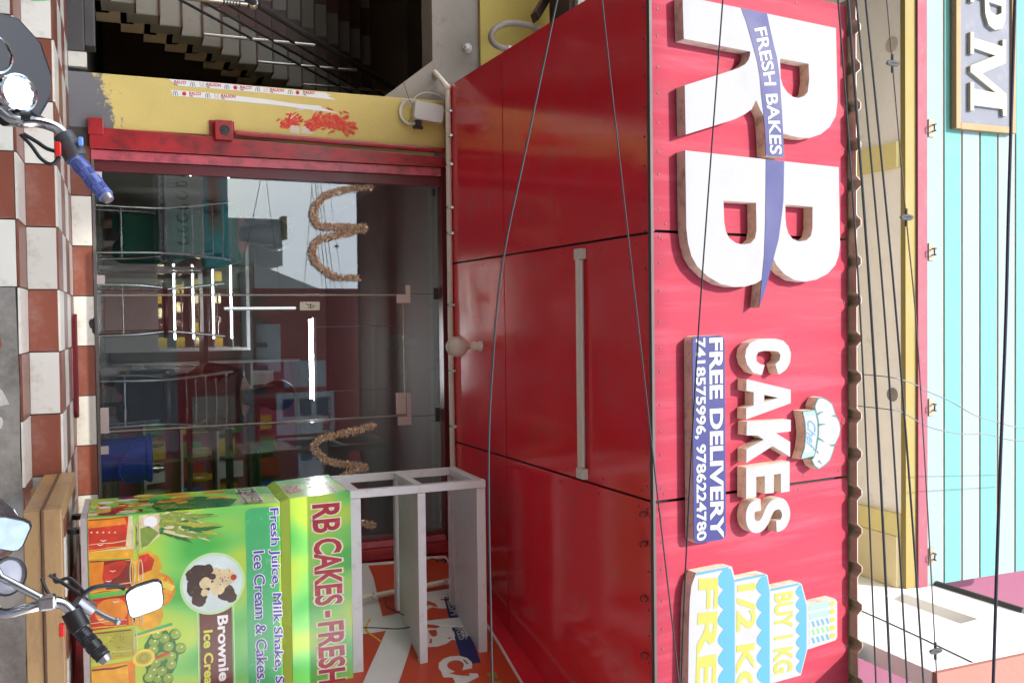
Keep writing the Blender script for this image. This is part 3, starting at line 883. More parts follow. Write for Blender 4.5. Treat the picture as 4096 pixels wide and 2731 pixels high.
gp2 = thing('glass_panel', 'fixed glass panel right of the shop door behind the juice cart', 'glass panel', (1.1, 0.04, FLOOR))
pane(0.690, 1.504, FLOOR+0.02, 3.2, 'pane', gp2)
strip(0.686, 0.689, FLOOR+0.02, 3.2, gp2, dark_metal)
gp3 = thing('transom_pane', 'glass transom pane above the shop door', 'glass panel', (0.25, 0.02, 2.95))
pane(-0.182, 0.685, 2.957, 3.2, 'pane', gp3)
dr = thing('glass_door', 'frameless glass shop door with steel handle and patch fittings', 'door', (0.25, 0.04, FLOOR))
pane(-0.172, 0.672, FLOOR+0.035, 2.938, 'pane', dr)
strip(-0.181, -0.172, FLOOR+0.035, 2.948, dr)
strip(0.672, 0.681, FLOOR+0.035, 2.948, dr)
strip(-0.172, 0.672, 2.938, 2.948, dr)
def plate(pts, m=pink_metal, p=dr, d=0.016, name='patch_fitting', lab=None):
    return ob(name, G().prism([ccw(pts)], gl, 0.0055, d), m, p, label=lab)
plate([(-0.245, 2.957), (-0.18, 2.957), (-0.18, 2.89), (-0.12, 2.89), (-0.12, 2.99), (-0.245, 2.99)], p=gp3)
plate([(0.52, 2.957), (0.685, 2.957), (0.685, 2.885), (0.745, 2.885), (0.745, 2.985), (0.52, 2.985)], p=gp3)
plate([(0.515, 2.875), (0.665, 2.875), (0.665, 2.945), (0.515, 2.945)])
plate([(0.525, FLOOR+0.02), (0.685, FLOOR+0.02), (0.685, FLOOR+0.068), (0.525, FLOOR+0.068)])
plate([(-0.30, FLOOR+0.018), (-0.245, FLOOR+0.018), (-0.245, FLOOR+0.063), (-0.30, FLOOR+0.063)], p=gp)
plate([(0.765, FLOOR+0.018), (0.815, FLOOR+0.018), (0.815, FLOOR+0.063), (0.765, FLOOR+0.063)], p=gp2)
plate([(-0.94, FLOOR+0.018), (-0.895, FLOOR+0.018), (-0.895, FLOOR+0.06), (-0.94, FLOOR+0.06)], white_plastic, p=gp)
plate([(-0.225, 3.165), (-0.145, 3.165), (-0.145, 3.2), (-0.225, 3.2)], dark_metal, gp3)
plate([(0.635, 3.165), (0.735, 3.165), (0.735, 3.2), (0.635, 3.2)], dark_metal, gp3)
plate([(-0.935, 3.165), (-0.885, 3.165), (-0.885, 3.19), (-0.935, 3.19)], dark_metal, gp)
h = ob('handle', G().tube([gl(-0.086, 1.715, 0.055), gl(-0.086, 2.175, 0.055)], 0.0125, 14), steel, dr, smooth=True)
for z in (1.77, 2.12):
    ob('handle_stub', G().tube([gl(-0.086, z, 0.005), gl(-0.086, z, 0.05)], 0.009, 10), steel, h, smooth=True)
t = thing('door_card', 'small cream card with dark scribble on the glass door', 'card', gl(-0.1, 2.28, 0.006))
ob('card', G().prism([rrect(-0.131, -0.073, 2.212, 2.346, 0.006)], gl, 0.0056, 0.009), M('cream_card', (0.55, 0.50, 0.36), 0.6, var=0.15, dirt=0.2), t)
g = G()
for l in ([(-0.118, 2.25), (-0.108, 2.27), (-0.112, 2.29), (-0.10, 2.30), (-0.105, 2.315)], [(-0.09, 2.265), (-0.10, 2.28), (-0.088, 2.29), (-0.094, 2.305)], [(-0.118, 2.282), (-0.10, 2.285), (-0.085, 2.281)]):
    g.prism([ccw(stroke(l, 0.005))], gl, 0.009, 0.0095)
ob('scribble', g, black_plastic, t)

# ---- copper tinsel hung on the glass
tin = M('copper_tinsel', (1.0, 0.60, 0.44), 0.28, metal=0.5, var=0.4, vs=60)
def tinsel(pts, label):
    ln_ = smooth_line([(x, 0.03-(z-FLOOR)*math.tan(TILT)-0.032, z) for x, z in pts], 10)
    g = G()
    for i in range(len(ln_)-1):
        a, b_ = ln_[i], ln_[i+1]
        for k in range(42):
            p = a.lerp(b_, random.random())
            d = Vector((random.gauss(0, 1), random.gauss(0, 0.6), random.gauss(0, 1))).normalized()
            e = d.cross(Vector((random.gauss(0, 1), random.gauss(0, 1), random.gauss(0, 1)))).normalized()*0.0028
            q = p+d*random.uniform(0.014, 0.037)
            c = d.cross(e).normalized()*random.uniform(-.006, .006)
            g.add([p-e, p+e, p.lerp(q, .5)+e+c, q+e*0.4, q-e*0.4, p.lerp(q, .5)-e+c], [(0, 1, 2, 5), (5, 2, 3, 4)])
    t = thing('tinsel_garland', label, 'garland', tuple(ln_[len(ln_)//2]))
    ob('tinsel', g, tin, t, kind='stuff')
    ob('cord', G().tube(ln_, 0.003, 5), tin, t)
tinsel([(-0.927, 2.721), (-0.905, 2.571), (-0.878, 2.463), (-0.837, 2.378), (-0.767, 2.324), (-0.706, 2.316), (-0.646, 2.352), (-0.641, 2.444), (-0.643, 2.528), (-0.639, 2.661), (-0.606, 2.566), (-0.581, 2.458), (-0.54, 2.335), (-0.463, 2.3), (-0.396, 2.325), (-0.335, 2.393), (-0.298, 2.468), (-0.291, 2.608)], 'copper tinsel garland looped twice across the left glass panel')
tinsel([(0.737, 2.699), (0.754, 2.6), (0.781, 2.466), (0.8, 2.343), (0.849, 2.29), (0.904, 2.315), (0.962, 2.392), (0.987, 2.498), (1.023, 2.64), (1.06, 2.5), (1.175, 2.36), (1.294, 2.42), (1.40, 2.60), (1.43, 2.69)], 'copper tinsel garland looped across the glass above the juice cart')

# ================================================================ things on the pilaster
py = wall_y(0.0)
tape_m = M('white_tape', (0.72, 0.70, 0.68), 0.5, var=0.05, dirt=0.12, dcol=(0.5, 0.42, 0.3))
red_ink = M('red_ink', (0.50, 0.012, 0.02), 0.5)
grey_ink = M('grey_ink', (0.16, 0.17, 0.18), 0.5)
gold_ink = M('gold_ink', (0.55, 0.38, 0.16), 0.5)
black_ink = M('black_ink', (0.03, 0.03, 0.03), 0.5)
def tape(label, outline, cx, items):
    t = thing('printed_tape', label, 'tape', (cx, 0, outline[0][1]))
    ob('strip', G().prism([ccw(outline)], py, 0.0004, 0.0018), tape_m, t)
    for kind, z, L_ in items:                  # z start along the strip, L_ length; the printing runs upwards
        x0, x1 = cx+0.015, cx-0.015            # foot and head of the letters
        if kind == 'arch':
            for o in (0, 0.012):
                l = [(x0-0.001, z+o), (cx-0.004, z+o+0.002), (x1+0.002, z+o+0.008), (cx-0.004, z+o+0.014), (x0-0.001, z+o+0.017)]
                ob('print', G().prism([ccw(stroke(l, 0.004))], py, 0.0018, 0.0026), grey_ink, t)
        elif kind == 'seal':
            ob('print', G().prism([disc((cx, z+0.012), 0.013, 18)], py, 0.0018, 0.0026), red_ink, t)
        elif kind == '50':
            ob('print', text('50', [(x0, z), (x1, z), (x1, z+L_), (x0, z+L_)], py, 0.0026), gold_ink, t)
        else:
            ob('print', text(kind, [(cx+0.004, z), (x1-0.001, z), (x1-0.001, z+L_), (cx+0.004, z+L_)], py, 0.0026, 0.035, 0.25), red_ink, t)
            ob('print', text('TYRES', [(x0+0.001, z), (cx+0.006, z), (cx+0.006, z+0.024), (x0+0.001, z+0.024)], py, 0.0026, 0.03), black_ink, t)
tape('white printed tape with red lettering nearest the pilaster edge', [(-1.545+0.002, 1.405), (-1.510, 1.445), (-1.505, 1.46), (-1.503, 1.9), (-1.50, 2.25), (-1.492, 2.475), (-1.515, 2.41), (-1.52, 2.44), (-1.535, 2.40), (-1.54, 2.0), (-1.543, 1.7)], -1.522,
     [('RALCO', 1.435, 0.075), ('arch', 1.535, 0), ('50', 1.59, 0.03), ('RALSON', 1.63, 0.095), ('arch', 1.745, 0), ('seal', 1.80, 0), ('RALCO', 1.84, 0.075), ('arch', 1.94, 0), ('50', 1.99, 0.03), ('RALSON', 2.03, 0.095), ('arch', 2.15, 0), ('seal', 2.20, 0), ('RALSO', 2.245, 0.08)])
tape('white printed tape with red lettering nearer the door frame', [(-1.475, 1.418), (-1.44, 1.425), (-1.437, 1.7), (-1.428, 2.1), (-1.415, 2.30), (-1.405, 2.49), (-1.43, 2.38), (-1.445, 2.36), (-1.447, 2.2), (-1.462, 2.0), (-1.474, 1.7)], -1.457,
     [('arch', 1.43, 0), ('seal', 1.485, 0), ('RALCO', 1.525, 0.075), ('arch', 1.625, 0), ('50', 1.68, 0.03), ('RALSON', 1.72, 0.095)])
peel = M('torn_paper', (0.62, 0.54, 0.42), 0.8, var=0.1, dirt=0.3)
t = thing('torn_paper', 'torn white paper remnants stuck among the red handprints', 'paper', (-1.3, 0, 2.15))
for pl_ in ([(-1.395, 2.155), (-1.37, 2.17), (-1.36, 2.2), (-1.34, 2.22), (-1.30, 2.21), (-1.265, 2.225), (-1.245, 2.215), (-1.25, 2.16)], [(-1.30, 2.24), (-1.255, 2.23), (-1.25, 2.30), (-1.27, 2.33), (-1.31, 2.30), (-1.33, 2.27)], [(-1.43, 2.22), (-1.40, 2.2), (-1.41, 2.26)], [(-1.44, 2.3), (-1.40, 2.31), (-1.405, 2.33), (-1.43, 2.335)]):
    ob('scrap', G().prism([ccw(pl_)], py, 0.0003, 0.0012), peel, t)
hand_m = M('red_hand_paint', (0.60, 0.035, 0.02), 0.7, var=0.35, vs=40, dirt=0.6, dcol=(0.60, 0.40, 0.14), ds=30)
HK = [0.0014]
def lift():                                   # every daub lies just over the one before
    HK[0] += 0.00009
    return HK[0]
def handprint(cx, cz, s, rot, label, flip=1):
    t = thing('handprint', label, 'handprint', (cx, 0, cz), 'red handprints on the pilaster')
    def R_(p):
        a = math.radians(rot)
        x, y = p[0]*flip*s, p[1]*s
        return (cx+x*math.cos(a)-y*math.sin(a), cz+x*math.sin(a)+y*math.cos(a))
    ob('palm', G().prism([ccw([R_(p) for p in disc((0, -0.005), 0.044, 30, 0.8, 1.1, 0.2)])], py, 0.0012, lift()), hand_m, t)
    for an, l0, l1, wd in ((42, 0.02, 0.08, 0.022), (15, 0.03, 0.108, 0.019), (2, 0.03, 0.118, 0.020), (-12, 0.03, 0.112, 0.019), (-28, 0.03, 0.092, 0.017)):
        a = math.radians(an+90)
        n2 = 9
        pts_ = [R_((math.cos(a)*(l0+(l1-l0)*q/n2)+random.uniform(-.002, .002), math.sin(a)*(l0+(l1-l0)*q/n2))) for q in range(n2+1)]
        ob('finger', G().prism([ccw(stroke(pts_, [wd*s*random.uniform(.55, 1.15) if q < n2 else wd*s*0.3 for q in range(n2+1)]))], py, 0.0012, lift()), hand_m, t)
    for k in range(9):                            # smears and drips round the print
        c = R_((random.gauss(0, .035), random.gauss(.03, .05)))
        an = math.radians(rot+90+random.uniform(-40, 40))
        l_ = random.uniform(.012, .05)*s
        pts_ = [(c[0]+math.cos(an)*l_*q+random.uniform(-.003, .003), c[1]+math.sin(an)*l_*q) for q in (-.5, -.25, 0, .25, .5)]
        ob('smear', G().prism([ccw(stroke(pts_, [random.uniform(.002, .005), random.uniform(.006, .014), random.uniform(.006, .016), random.uniform(.004, .012), .001]))], py, 0.0012, lift()), hand_m, t)
random.seed(12)
handprint(-1.315, 2.14, 0.95, 25, 'faint red handprint, lowest of the handprints on the pilaster')
handprint(-1.325, 2.32, 1.25, 18, 'dense red handprint in the middle of the cluster on the pilaster')
handprint(-1.340, 2.46, 1.35, -14, 'smeared red handprint, uppermost of the handprints on the pilaster')
random.seed(5)
# red switch box with its conduit
t = thing('switch_box', 'red painted steel switch box with a round socket on the pilaster', 'switch box', (-1.225, 0, 1.72))
ob('backplate', G().box(-1.300, -1.140, -0.012, -0.0008, 1.645, 1.800), red_paint, t, bevel=0.002)
ob('cover', G().box(-1.290, -1.165, -0.085, -0.0125, 1.675, 1.782), red_paint, t, bevel=0.004)
ob('socket', G().lathe([(0.032, 0), (0.032, 0.006), (0.024, 0.008), (0.022, 0.003), (0.012, 0.003), (0.010, 0.007), (0, 0.007)], (-1.228, -0.085, 1.735), (0, -1, 0), 20), dark_metal, t, smooth=True)
for x in (-1.278, -1.177):
    for z in (1.688, 1.770):
        ob('screw', G().lathe([(0.005, 0), (0.004, 0.003), (0, 0.003)], (x, -0.085, z), (0, -1, 0), 8), red_paint, t)
t = thing('red_pipe', 'red painted pipe rising from the switch box to the canopy', 'pipe', (-1.2, -0.02, 1.8))
ob('pipe', G().tube([(-1.222, -0.035, 1.801), (-1.219, -0.026, 1.9), (-1.208, -0.022, 2.4), (-1.190, -0.022, 3.228)], 0.0195, 12), red_paint, t, smooth=True)
ob('coupling', G().lathe([(0.017, 0), (0.017, 0.03)], (-1.222, -0.035, 1.801), seg=12), M('worn_coupling', (0.2, 0.12, 0.06), 0.6, var=0.4), t, smooth=True)
# white wireless unit with cable coil
t = thing('wireless_unit', 'white weatherproof wireless unit with coiled cable on the pilaster', 'wireless unit', (-1.44, -0.05, 3.1))
def ru(u, v, d):                                # unit turned a little on the wall
    a = math.radians(-6)
    return (-1.445+u*math.cos(a)-v*math.sin(a), -0.02-d, 3.105+u*math.sin(a)+v*math.cos(a))
ob('housing', G().prism([rrect(-0.062, 0.062, -0.105, 0.105, 0.025)], ru, 0.0, 0.055), white_plastic, t, bevel=0.010)
ob('bracket', G().box(-1.40, -1.352, -0.04, -0.001, 3.02, 3.06), dark_metal, t)
ob('bracket_foot', G().box(-1.352, -1.335, -0.02, -0.001, 3.005, 3.075), dark_metal, t)
g = G()
for k in range(5):
    r = 0.072+0.004*k
    g.tube([(-1.445+r*math.cos(a)*1.0, -0.006-0.003*k, 2.985+r*0.9*math.sin(a)) for a in [i*2*math.pi/26 for i in range(27)]], 0.0028, 6)
g.tube(smooth_line([(-1.50, -0.01, 2.93), (-1.53, -0.02, 2.93), (-1.52, -0.02, 2.97), (-1.47, -0.025, 2.995)], 6), 0.0028, 6)
g.tube(smooth_line([(-1.51, -0.02, 2.99), (-1.56, -0.02, 3.03), (-1.592, -0.02, 3.10), (-1.58, -0.02, 3.19), (-1.55, -0.02, 3.24)], 6), 0.0028, 6)
ob('cable_coil', g, white_plastic, t, smooth=True)
ob('aerial', G().tube([(-1.51, -0.02, 2.985), (-1.66, -0.03, 2.93)], 0.002, 6).tube([(-1.41, -0.03, 2.99), (-1.375, -0.03, 2.965)], 0.002, 6), dark_metal, t)
# on the stair-lobby side
t = thing('lamp_holder', 'empty white lamp holder on the grey lintel', 'lamp holder', (-1.95, 0.06, 3.44))
ob('holder', G().lathe([(0.036, 0), (0.036, 0.006), (0.020, 0.018), (0.018, 0.035), (0.013, 0.04), (0.013, 0.06), (0.006, 0.06)], (-1.953, 0.06, 3.44), (0.1, -0.75, -0.55), 16), white_plastic, t, smooth=True)
t = thing('waste_hose', 'grey corrugated waste hose bent against the yellow wall', 'hose', (-1.95, -0.25, 3.6))
hp_ = smooth_line([(-1.80, -0.32, 3.72), (-1.862, -0.3, 3.65), (-1.874, -0.3, 3.55), (-1.90, -0.3, 3.50), (-1.945, -0.3, 3.486), (-2.0, -0.3, 3.52), (-2.04, -0.3, 3.60), (-2.05, -0.3, 3.70), (-2.04, -0.3, 3.80), (-2.0, -0.3, 3.9)], 12)
ob('hose', G().tube(hp_, [0.021 if i < 22 else 0.020+0.0025*(i % 2) for i in range(len(hp_))], 12), M('hose_plastic', (0.26, 0.21, 0.18), 0.6, var=0.2, dirt=0.3), t, smooth=True)
ob('sleeve', G().tube(hp_[2:18], 0.0235, 12), pvc, t, smooth=True)
t = thing('roof_timber', 'dark timber bracket beside the canopy edge', 'timber', (-2.2, -0.3, 3.9))
wood = M('dark_timber', (0.06, 0.030, 0.022), 0.7, var=0.3, stretch=(1, 1, 6))
ob('beam', G().hexa([(-2.13, -0.36, 3.80), (-2.08, -0.34, 3.83), (-2.5, -0.1, 4.15), (-2.55, -0.12, 4.12)], [(-2.13, -0.26, 3.80), (-2.08, -0.24, 3.83), (-2.5, 0.0, 4.15), (-2.55, 0.0, 4.12)]), wood, t)
ob('beam', G().box(-2.5, -2.05, -0.62, -0.30, 3.93, 3.99), wood, t)
t = thing('stone_slab', 'rough pale stone slab edge showing over the canopy corner', 'slab', (-2.1, -0.7, 4.0))
ob('slab', G().prism([ccw([(-2.6, 4.0), (-2.1, 3.97), (-1.95, 3.99), (-1.8, 4.05), (-1.75, 4.12), (-2.6, 4.3)])], wall_y(-0.42), -0.2, 0.25), M('rough_stone', (0.45, 0.42, 0.36), 0.9, var=0.4, vs=25, bump=1.0, bs=35), t)

# ================================================================ juice cart
ct = thing('juice_cart', 'juice cart wrapped in bright green printed vinyl with a white rack', 'cart', (1.5, -0.85, LAND))
CY = -1.15
grn = M('green_print', (0.32, 0.60, 0.06), 0.22, var=0.05, coat=0.5)
nn_, LL = grn.node_tree.nodes, grn.node_tree.links     # soft lime and green clouds of the printed background
bb = nn_['Principled BSDF']
tc = nn_.new('ShaderNodeTexCoord')
mp2 = nn_.new('ShaderNodeMapping')
mp2.inputs['Scale'].default_value = (2.2, 2.2, 1.3)
LL.new(tc.outputs['Object'], mp2.inputs['Vector'])
nz = nn_.new('ShaderNodeTexNoise')
nz.inputs['Scale'].default_value = 1.6
nz.inputs['Detail'].default_value = 1
LL.new(mp2.outputs[0], nz.inputs['Vector'])
rp = nn_.new('ShaderNodeValToRGB')
rp.color_ramp.elements[0].position = 0.36
rp.color_ramp.elements[0].color = (0.06, 0.42, 0.06, 1)
rp.color_ramp.elements[1].position = 0.60
rp.color_ramp.elements[1].color = (0.42, 0.62, 0.06, 1)
e_ = rp.color_ramp.elements.new(0.48)
e_.color = (0.18, 0.56, 0.10, 1)
LL.new(nz.outputs['Fac'], rp.inputs['Fac'])
LL.new(rp.outputs[0], bb.inputs['Base Color'])
cf = wall_y(CY)
CX0, CX1 = 0.985, 2.75
ob('cabinet', G().box(CX0, CX1, CY, -0.60, 0.925, 1.885), grn, ct, bevel=0.004)
ob('base_edge', G().box(CX0-0.004, CX1, CY-0.006, -0.59, 0.895, 0.924), M('base_edge_paint', (0.38, 0.34, 0.32), 0.5, var=0.2, dirt=0.4), ct)
ob('top_band', G().hexa([(CX0-0.02, CY-0.03, 1.93), (CX1, CY-0.03, 1.93), (CX1, -0.58, 1.93), (CX0-0.02, -0.58, 1.93)], [(CX0-0.035, CY-0.035, 2.265), (CX1, CY-0.035, 2.265), (CX1, -0.57, 2.265), (CX0-0.035, -0.57, 2.265)]), grn, ct, bevel=0.004)
ob('step_moulding', G().hexa([(CX0, CY, 1.886), (CX1, CY, 1.886), (CX1, -0.60, 1.886), (CX0, -0.60, 1.886)], [(CX0-0.021, CY-0.031, 1.929), (CX1, CY-0.031, 1.929), (CX1, -0.58, 1.929), (CX0-0.021, -0.58, 1.929)]), M('lime_print', (0.45, 0.62, 0.10), 0.25, var=0.1, coat=0.4), ct)
for x, y in ((1.06, -1.06), (1.06, -0.68), (2.6, -1.06), (2.6, -0.68)):
    cw = ob('castor', G().tube([(x-0.012, y, LAND+0.036), (x+0.012, y, LAND+0.036)], 0.034, 14), black_plastic, ct, smooth=True)
    ob('fork', G().box(x-0.018, x+0.018, y-0.025, y+0.02, LAND+0.055, 0.893), steel, cw)
# white rack on top
rackm = M('rack_paint', (0.60, 0.58, 0.58), 0.35, var=0.12, vs=5, dirt=0.3, dcol=(0.30, 0.24, 0.19), ds=18)
def bar(x0, x1, y0, y1, z0, z1):
    ob('rack_bar', G().box(x0, x1, y0, y1, z0, z1), rackm, ct, bevel=0.002)
RY0, RY1, RX0 = CY, -0.60, 0.955
for z, h_ in ((2.268, 0.062), (2.662, 0.048), (3.026, 0.055)):
    bar(RX0+0.047, CX1, RY0, RY0+0.045, z, z+h_)
    bar(RX0+0.047, CX1, RY1-0.045, RY1, z, z+h_)
    bar(RX0+0.002, RX0+0.043, RY0+0.047, RY1-0.047, z+0.001, z+h_-0.001)
    if z > 2.4:
        ob('shelf_board', G().box(RX0+0.045, CX1-0.002, RY0+0.047, RY1-0.10, z+0.008, z+0.024), rackm, ct)
for y in (RY0-0.002, RY1-0.041):
    bar(RX0, RX0+0.045, y, y+0.043, 2.267, 3.082)
    bar(CX1, CX1+0.04, y, y+0.043, 2.267, 3.082)
# ---- printing on the cart
def prt(name, pts, m, d, fr=cf, holes=None):
    return ob(name, G().prism([ccw(pts)]+(holes or []), fr, d, d+0.0006), m, ct)
def ink(name, c, v=0.12, vs=14, r=0.25):
    return M(name, c, r, var=v, vs=vs, coat=0.4)
i_red, i_orange, i_dkred = ink('ink_red', (0.52, 0.035, 0.012), 0.6, 14), ink('ink_orange', (0.72, 0.22, 0.015), 0.5, 14), ink('ink_dark_red', (0.20, 0.02, 0.012), 0.6, 16)
i_amber, i_yel, i_kiwi = ink('ink_amber', (0.70, 0.36, 0.025), 0.45, 16), ink('ink_yellow', (0.78, 0.60, 0.08), 0.3), ink('ink_kiwi', (0.38, 0.38, 0.04), 0.4, 18)
i_cream, i_leaf, i_grape = ink('ink_cream', (0.66, 0.56, 0.32), 0.4, 20), ink('ink_leaf', (0.20, 0.30, 0.05), 0.4, 30), ink('ink_grape', (0.24, 0.38, 0.05), 0.4, 22)
i_choc, i_white, i_blue = ink('ink_chocolate', (0.05, 0.022, 0.014), 0.5, 30), ink('ink_white', (0.80, 0.80, 0.80), 0.04), ink('ink_blue', (0.06, 0.05, 0.38), 0.2)
i_maroon, i_pale, i_green, i_dkgreen = ink('ink_maroon', (0.12, 0.012, 0.012), 0.3), ink('ink_pale_green', (0.50, 0.72, 0.38), 0.1), ink('ink_green', (0.05, 0.42, 0.14), 0.15), ink('ink_dark_green', (0.02, 0.16, 0.03), 0.4)
i_lime = ink('ink_lime', (0.62, 0.68, 0.06), 0.1)
d = 0.001
# fruit glasses along the foot
prt('print_glass', [(0.987, 0.928), (0.99, 1.139), (1.163, 1.145), (1.196, 0.928)], i_cream, d)
prt('print_juice', [(0.988, 0.930), (0.988, 1.121), (1.147, 1.103), (1.155, 0.930)], i_red, d+0.001)
prt('print_juice', [(0.988, 0.930), (0.988, 1.10), (1.03, 1.11), (1.035, 0.930)], i_orange, d+0.002)
prt('print_glass_base', [(1.155, 0.930), (1.161, 1.136), (1.208, 1.141), (1.194, 0.930)], i_amber, d+0.001)
prt('print_glass', [(1.197, 0.930), (1.217, 1.172), (1.367, 1.169), (1.372, 0.930)], i_amber, d)
prt('print_juice', [(1.20, 0.932), (1.222, 1.13), (1.36, 1.13), (1.37, 0.932)], i_dkred, d+0.001)
prt('print_tomato', [(1.237, 0.984), (1.212, 1.072), (1.23, 1.11), (1.293, 1.068), (1.32, 1.001), (1.29, 0.965)], i_red, d+0.002)
prt('print_juice', [(1.20, 0.932), (1.21, 1.0), (1.30, 0.99), (1.36, 1.01), (1.37, 0.932)], i_orange, d+0.0024)
prt('print_glass', [(1.395, 0.930), (1.390, 1.137), (1.557, 1.14), (1.562, 0.930)], i_orange, d)
prt('print_juice', [(1.397, 0.931), (1.394, 1.105), (1.551, 1.11), (1.558, 0.931)], i_red, d+0.001)
prt('print_juice', disc((1.47, 1.03), 0.07, 20, 1, 1.1), i_orange, d+0.002)
prt('print_glass', [(1.567, 0.930), (1.569, 1.127), (1.716, 1.137), (1.722, 0.930)], i_kiwi, d)
for q in range(22):
    prt('print_seed', disc((random.uniform(1.59, 1.70), random.uniform(0.96, 1.09)), 0.0024, 6), i_choc, d+0.001)
prt('print_glass', [(1.743, 0.930), (1.736, 1.136), (2.02, 1.134), (1.99, 0.930)], i_orange, d)
prt('print_juice', [(1.75, 0.931), (1.745, 1.10), (2.0, 1.11), (1.98, 0.931)], i_amber, d+0.001)
for x, z, a, b_ in ((1.10, 1.150, 0.075, 0.012), (1.10, 1.165, 0.085, 0.010), (1.288, 1.133, 0.07, 0.014), (1.292, 1.172, 0.075, 0.013), (1.48, 1.135, 0.075, 0.012), (1.48, 1.172, 0.08, 0.010), (1.64, 1.14, 0.072, 0.010)):
    l = disc((x, z), 1, 26, a, b_)
    prt('print_rim', l, i_cream, d+0.003, holes=[disc((x, z), 1, 26, a-0.006, b_-0.005)[::-1]])
for k in range(5):
    z = 0.943+0.0275*k
    prt('print_arrow', [(1.050+0.0027*k, z+0.006), (1.062+0.0027*k, z+0.006), (1.056+0.0027*k, z-0.006)], i_cream, d+0.003)
for (x, z) in ((1.10, 1.0), (1.12, 0.985), (1.26, 1.04), (1.31, 1.02), (1.42, 1.05), (1.50, 0.98)):
    prt('print_glint', stroke([(x, z-0.014), (x+0.006, z), (x+0.002, z+0.014)], [0.002, 0.005, 0.002]), i_white, d+0.0034)
for x0, x1, z0, z1 in ((0.99, 1.15, 0.933, 1.11), (1.205, 1.365, 0.933, 1.125), (1.40, 1.55, 0.933, 1.10), (1.572, 1.712, 0.933, 1.12), (1.755, 1.98, 0.933, 1.10)):
    w_ = x1-x0
    for f0, f1, m_ in ((0.0, 0.05, i_dkred), (0.78, 0.81, i_cream), (0.95, 1.0, i_amber)):
        prt('print_shading', stroke([(x0+w_*(f0+f1)/2+random.uniform(-.004, .004), z0+(z1-z0)*q) for q in (0.0, .3, .6, 1.0)], [w_*(f1-f0)*random.uniform(.5, 1) for _ in range(4)]), m_, d+0.0027)
# fruit behind the glasses
prt('print_orange', disc((1.391, 1.246), 0.092, 30), i_orange, d-0.0006)
prt('print_orange_slice', stroke([(1.33, 1.2), (1.36, 1.28), (1.39, 1.33)], 0.03), i_yel, d+0.0004)
for k in range(9):
    a = k*math.pi/4.5
    prt('print_segment', stroke([(1.391+0.02*math.cos(a), 1.246+0.02*math.sin(a)), (1.391+0.05*math.cos(a), 1.246+0.05*math.sin(a)), (1.391+0.078*math.cos(a), 1.246+0.078*math.sin(a))], [0.004, 0.026, 0.034]), i_amber, d-0.0001)
prt('print_orange', disc((1.519, 1.205), 0.072, 26), i_amber, d)
prt('print_papaya', [(1.189, 1.16), (1.18, 1.218), (1.22, 1.262), (1.27, 1.278), (1.32, 1.25), (1.358, 1.202), (1.354, 1.165)], i_amber, d+0.0008)
prt('print_papaya', [(1.20, 1.165), (1.192, 1.21), (1.23, 1.24), (1.28, 1.225), (1.30, 1.165)], i_red, d+0.0016)
prt('print_pineapple', [(0.992, 1.168), (0.988, 1.268), (1.04, 1.285), (1.105, 1.27), (1.168, 1.19), (1.12, 1.165)], i_cream, d+0.0008)
prt('print_pineapple', [(1.06, 1.17), (1.05, 1.215), (1.09, 1.265), (1.15, 1.21), (1.16, 1.18)], i_leaf, d+0.0016)
prt('print_pineapple', disc((1.03, 1.225), 0.03, 16, 1, 1.1), i_white, d+0.0016)
for k in range(64):                              # pineapple crown: pointed leaves fanning up and right
    t_ = k/63
    bx_, bz_ = 1.0+0.095*random.random(), 1.265+0.16*t_*random.random()
    a = math.radians(78+random.uniform(-32, 26))
    l_ = random.uniform(0.06, 0.12)+0.10*t_
    ex, ez = bx_+math.cos(a)*l_, bz_+math.sin(a)*l_
    if ex < 0.99:
        ex = 0.992
    mx_ = (bx_+ex)/2+random.uniform(-.01, .01)
    mz_ = (bz_+ez)/2
    prt('print_leaf', stroke([(bx_, bz_), (mx_, mz_), (ex, ez)], [0.014, 0.022, 0.001]), (i_leaf, i_dkgreen, i_kiwi, i_leaf, i_cream)[k % 5], d+0.0024+0.00004*k)
prt('print_straw', [(1.605, 1.133), (1.568, 1.32), (1.583, 1.322), (1.615, 1.136)], i_green, d+0.002)
prt('print_straw', [(1.615, 1.136), (1.583, 1.322), (1.597, 1.324), (1.626, 1.139)], i_yel, d+0.002)
prt('print_vine', disc((1.73, 1.26), 1, 24, 0.135, 0.085, 0.08), i_dkgreen, d+0.0004)
for (x, z) in ((1.62, 1.241), (1.66, 1.225), (1.70, 1.22), (1.811, 1.218), (1.77, 1.23), (1.649, 1.276), (1.694, 1.295), (1.741, 1.261), (1.818, 1.26), (1.748, 1.307), (1.79, 1.306), (1.633, 1.332), (1.71, 1.356), (1.85, 1.24), (1.86, 1.29), (1.84, 1.20)):
    h_ = random.random()*0.0008
    prt('print_grape_shade', disc((x, z), 0.030, 18), i_dkgreen, d+0.0008+h_)
    prt('print_grape', disc((x-0.003, z+0.004), 0.025, 18), i_grape, d+0.0009+h_+0.00003)
    prt('print_glint', disc((x-0.009, z+0.009), 0.006, 10), i_pale, d+0.0022)
prt('print_kiwi', disc((1.732, 1.178), 0.052, 24, 0.9, 1.05), i_yel, d+0.0028)
prt('print_kiwi', disc((1.732, 1.178), 0.036, 24, 0.9, 1.05), i_kiwi, d+0.0036)
for k in range(9):
    prt('print_seed', disc((1.732+0.018*math.cos(k*.7), 1.178+0.02*math.sin(k*.7)), 0.003, 6), i_choc, d+0.0044)
prt('print_straw', [(1.734, 1.236), (1.716, 1.301), (1.73, 1.304), (1.748, 1.239)], i_red, d+0.0036)
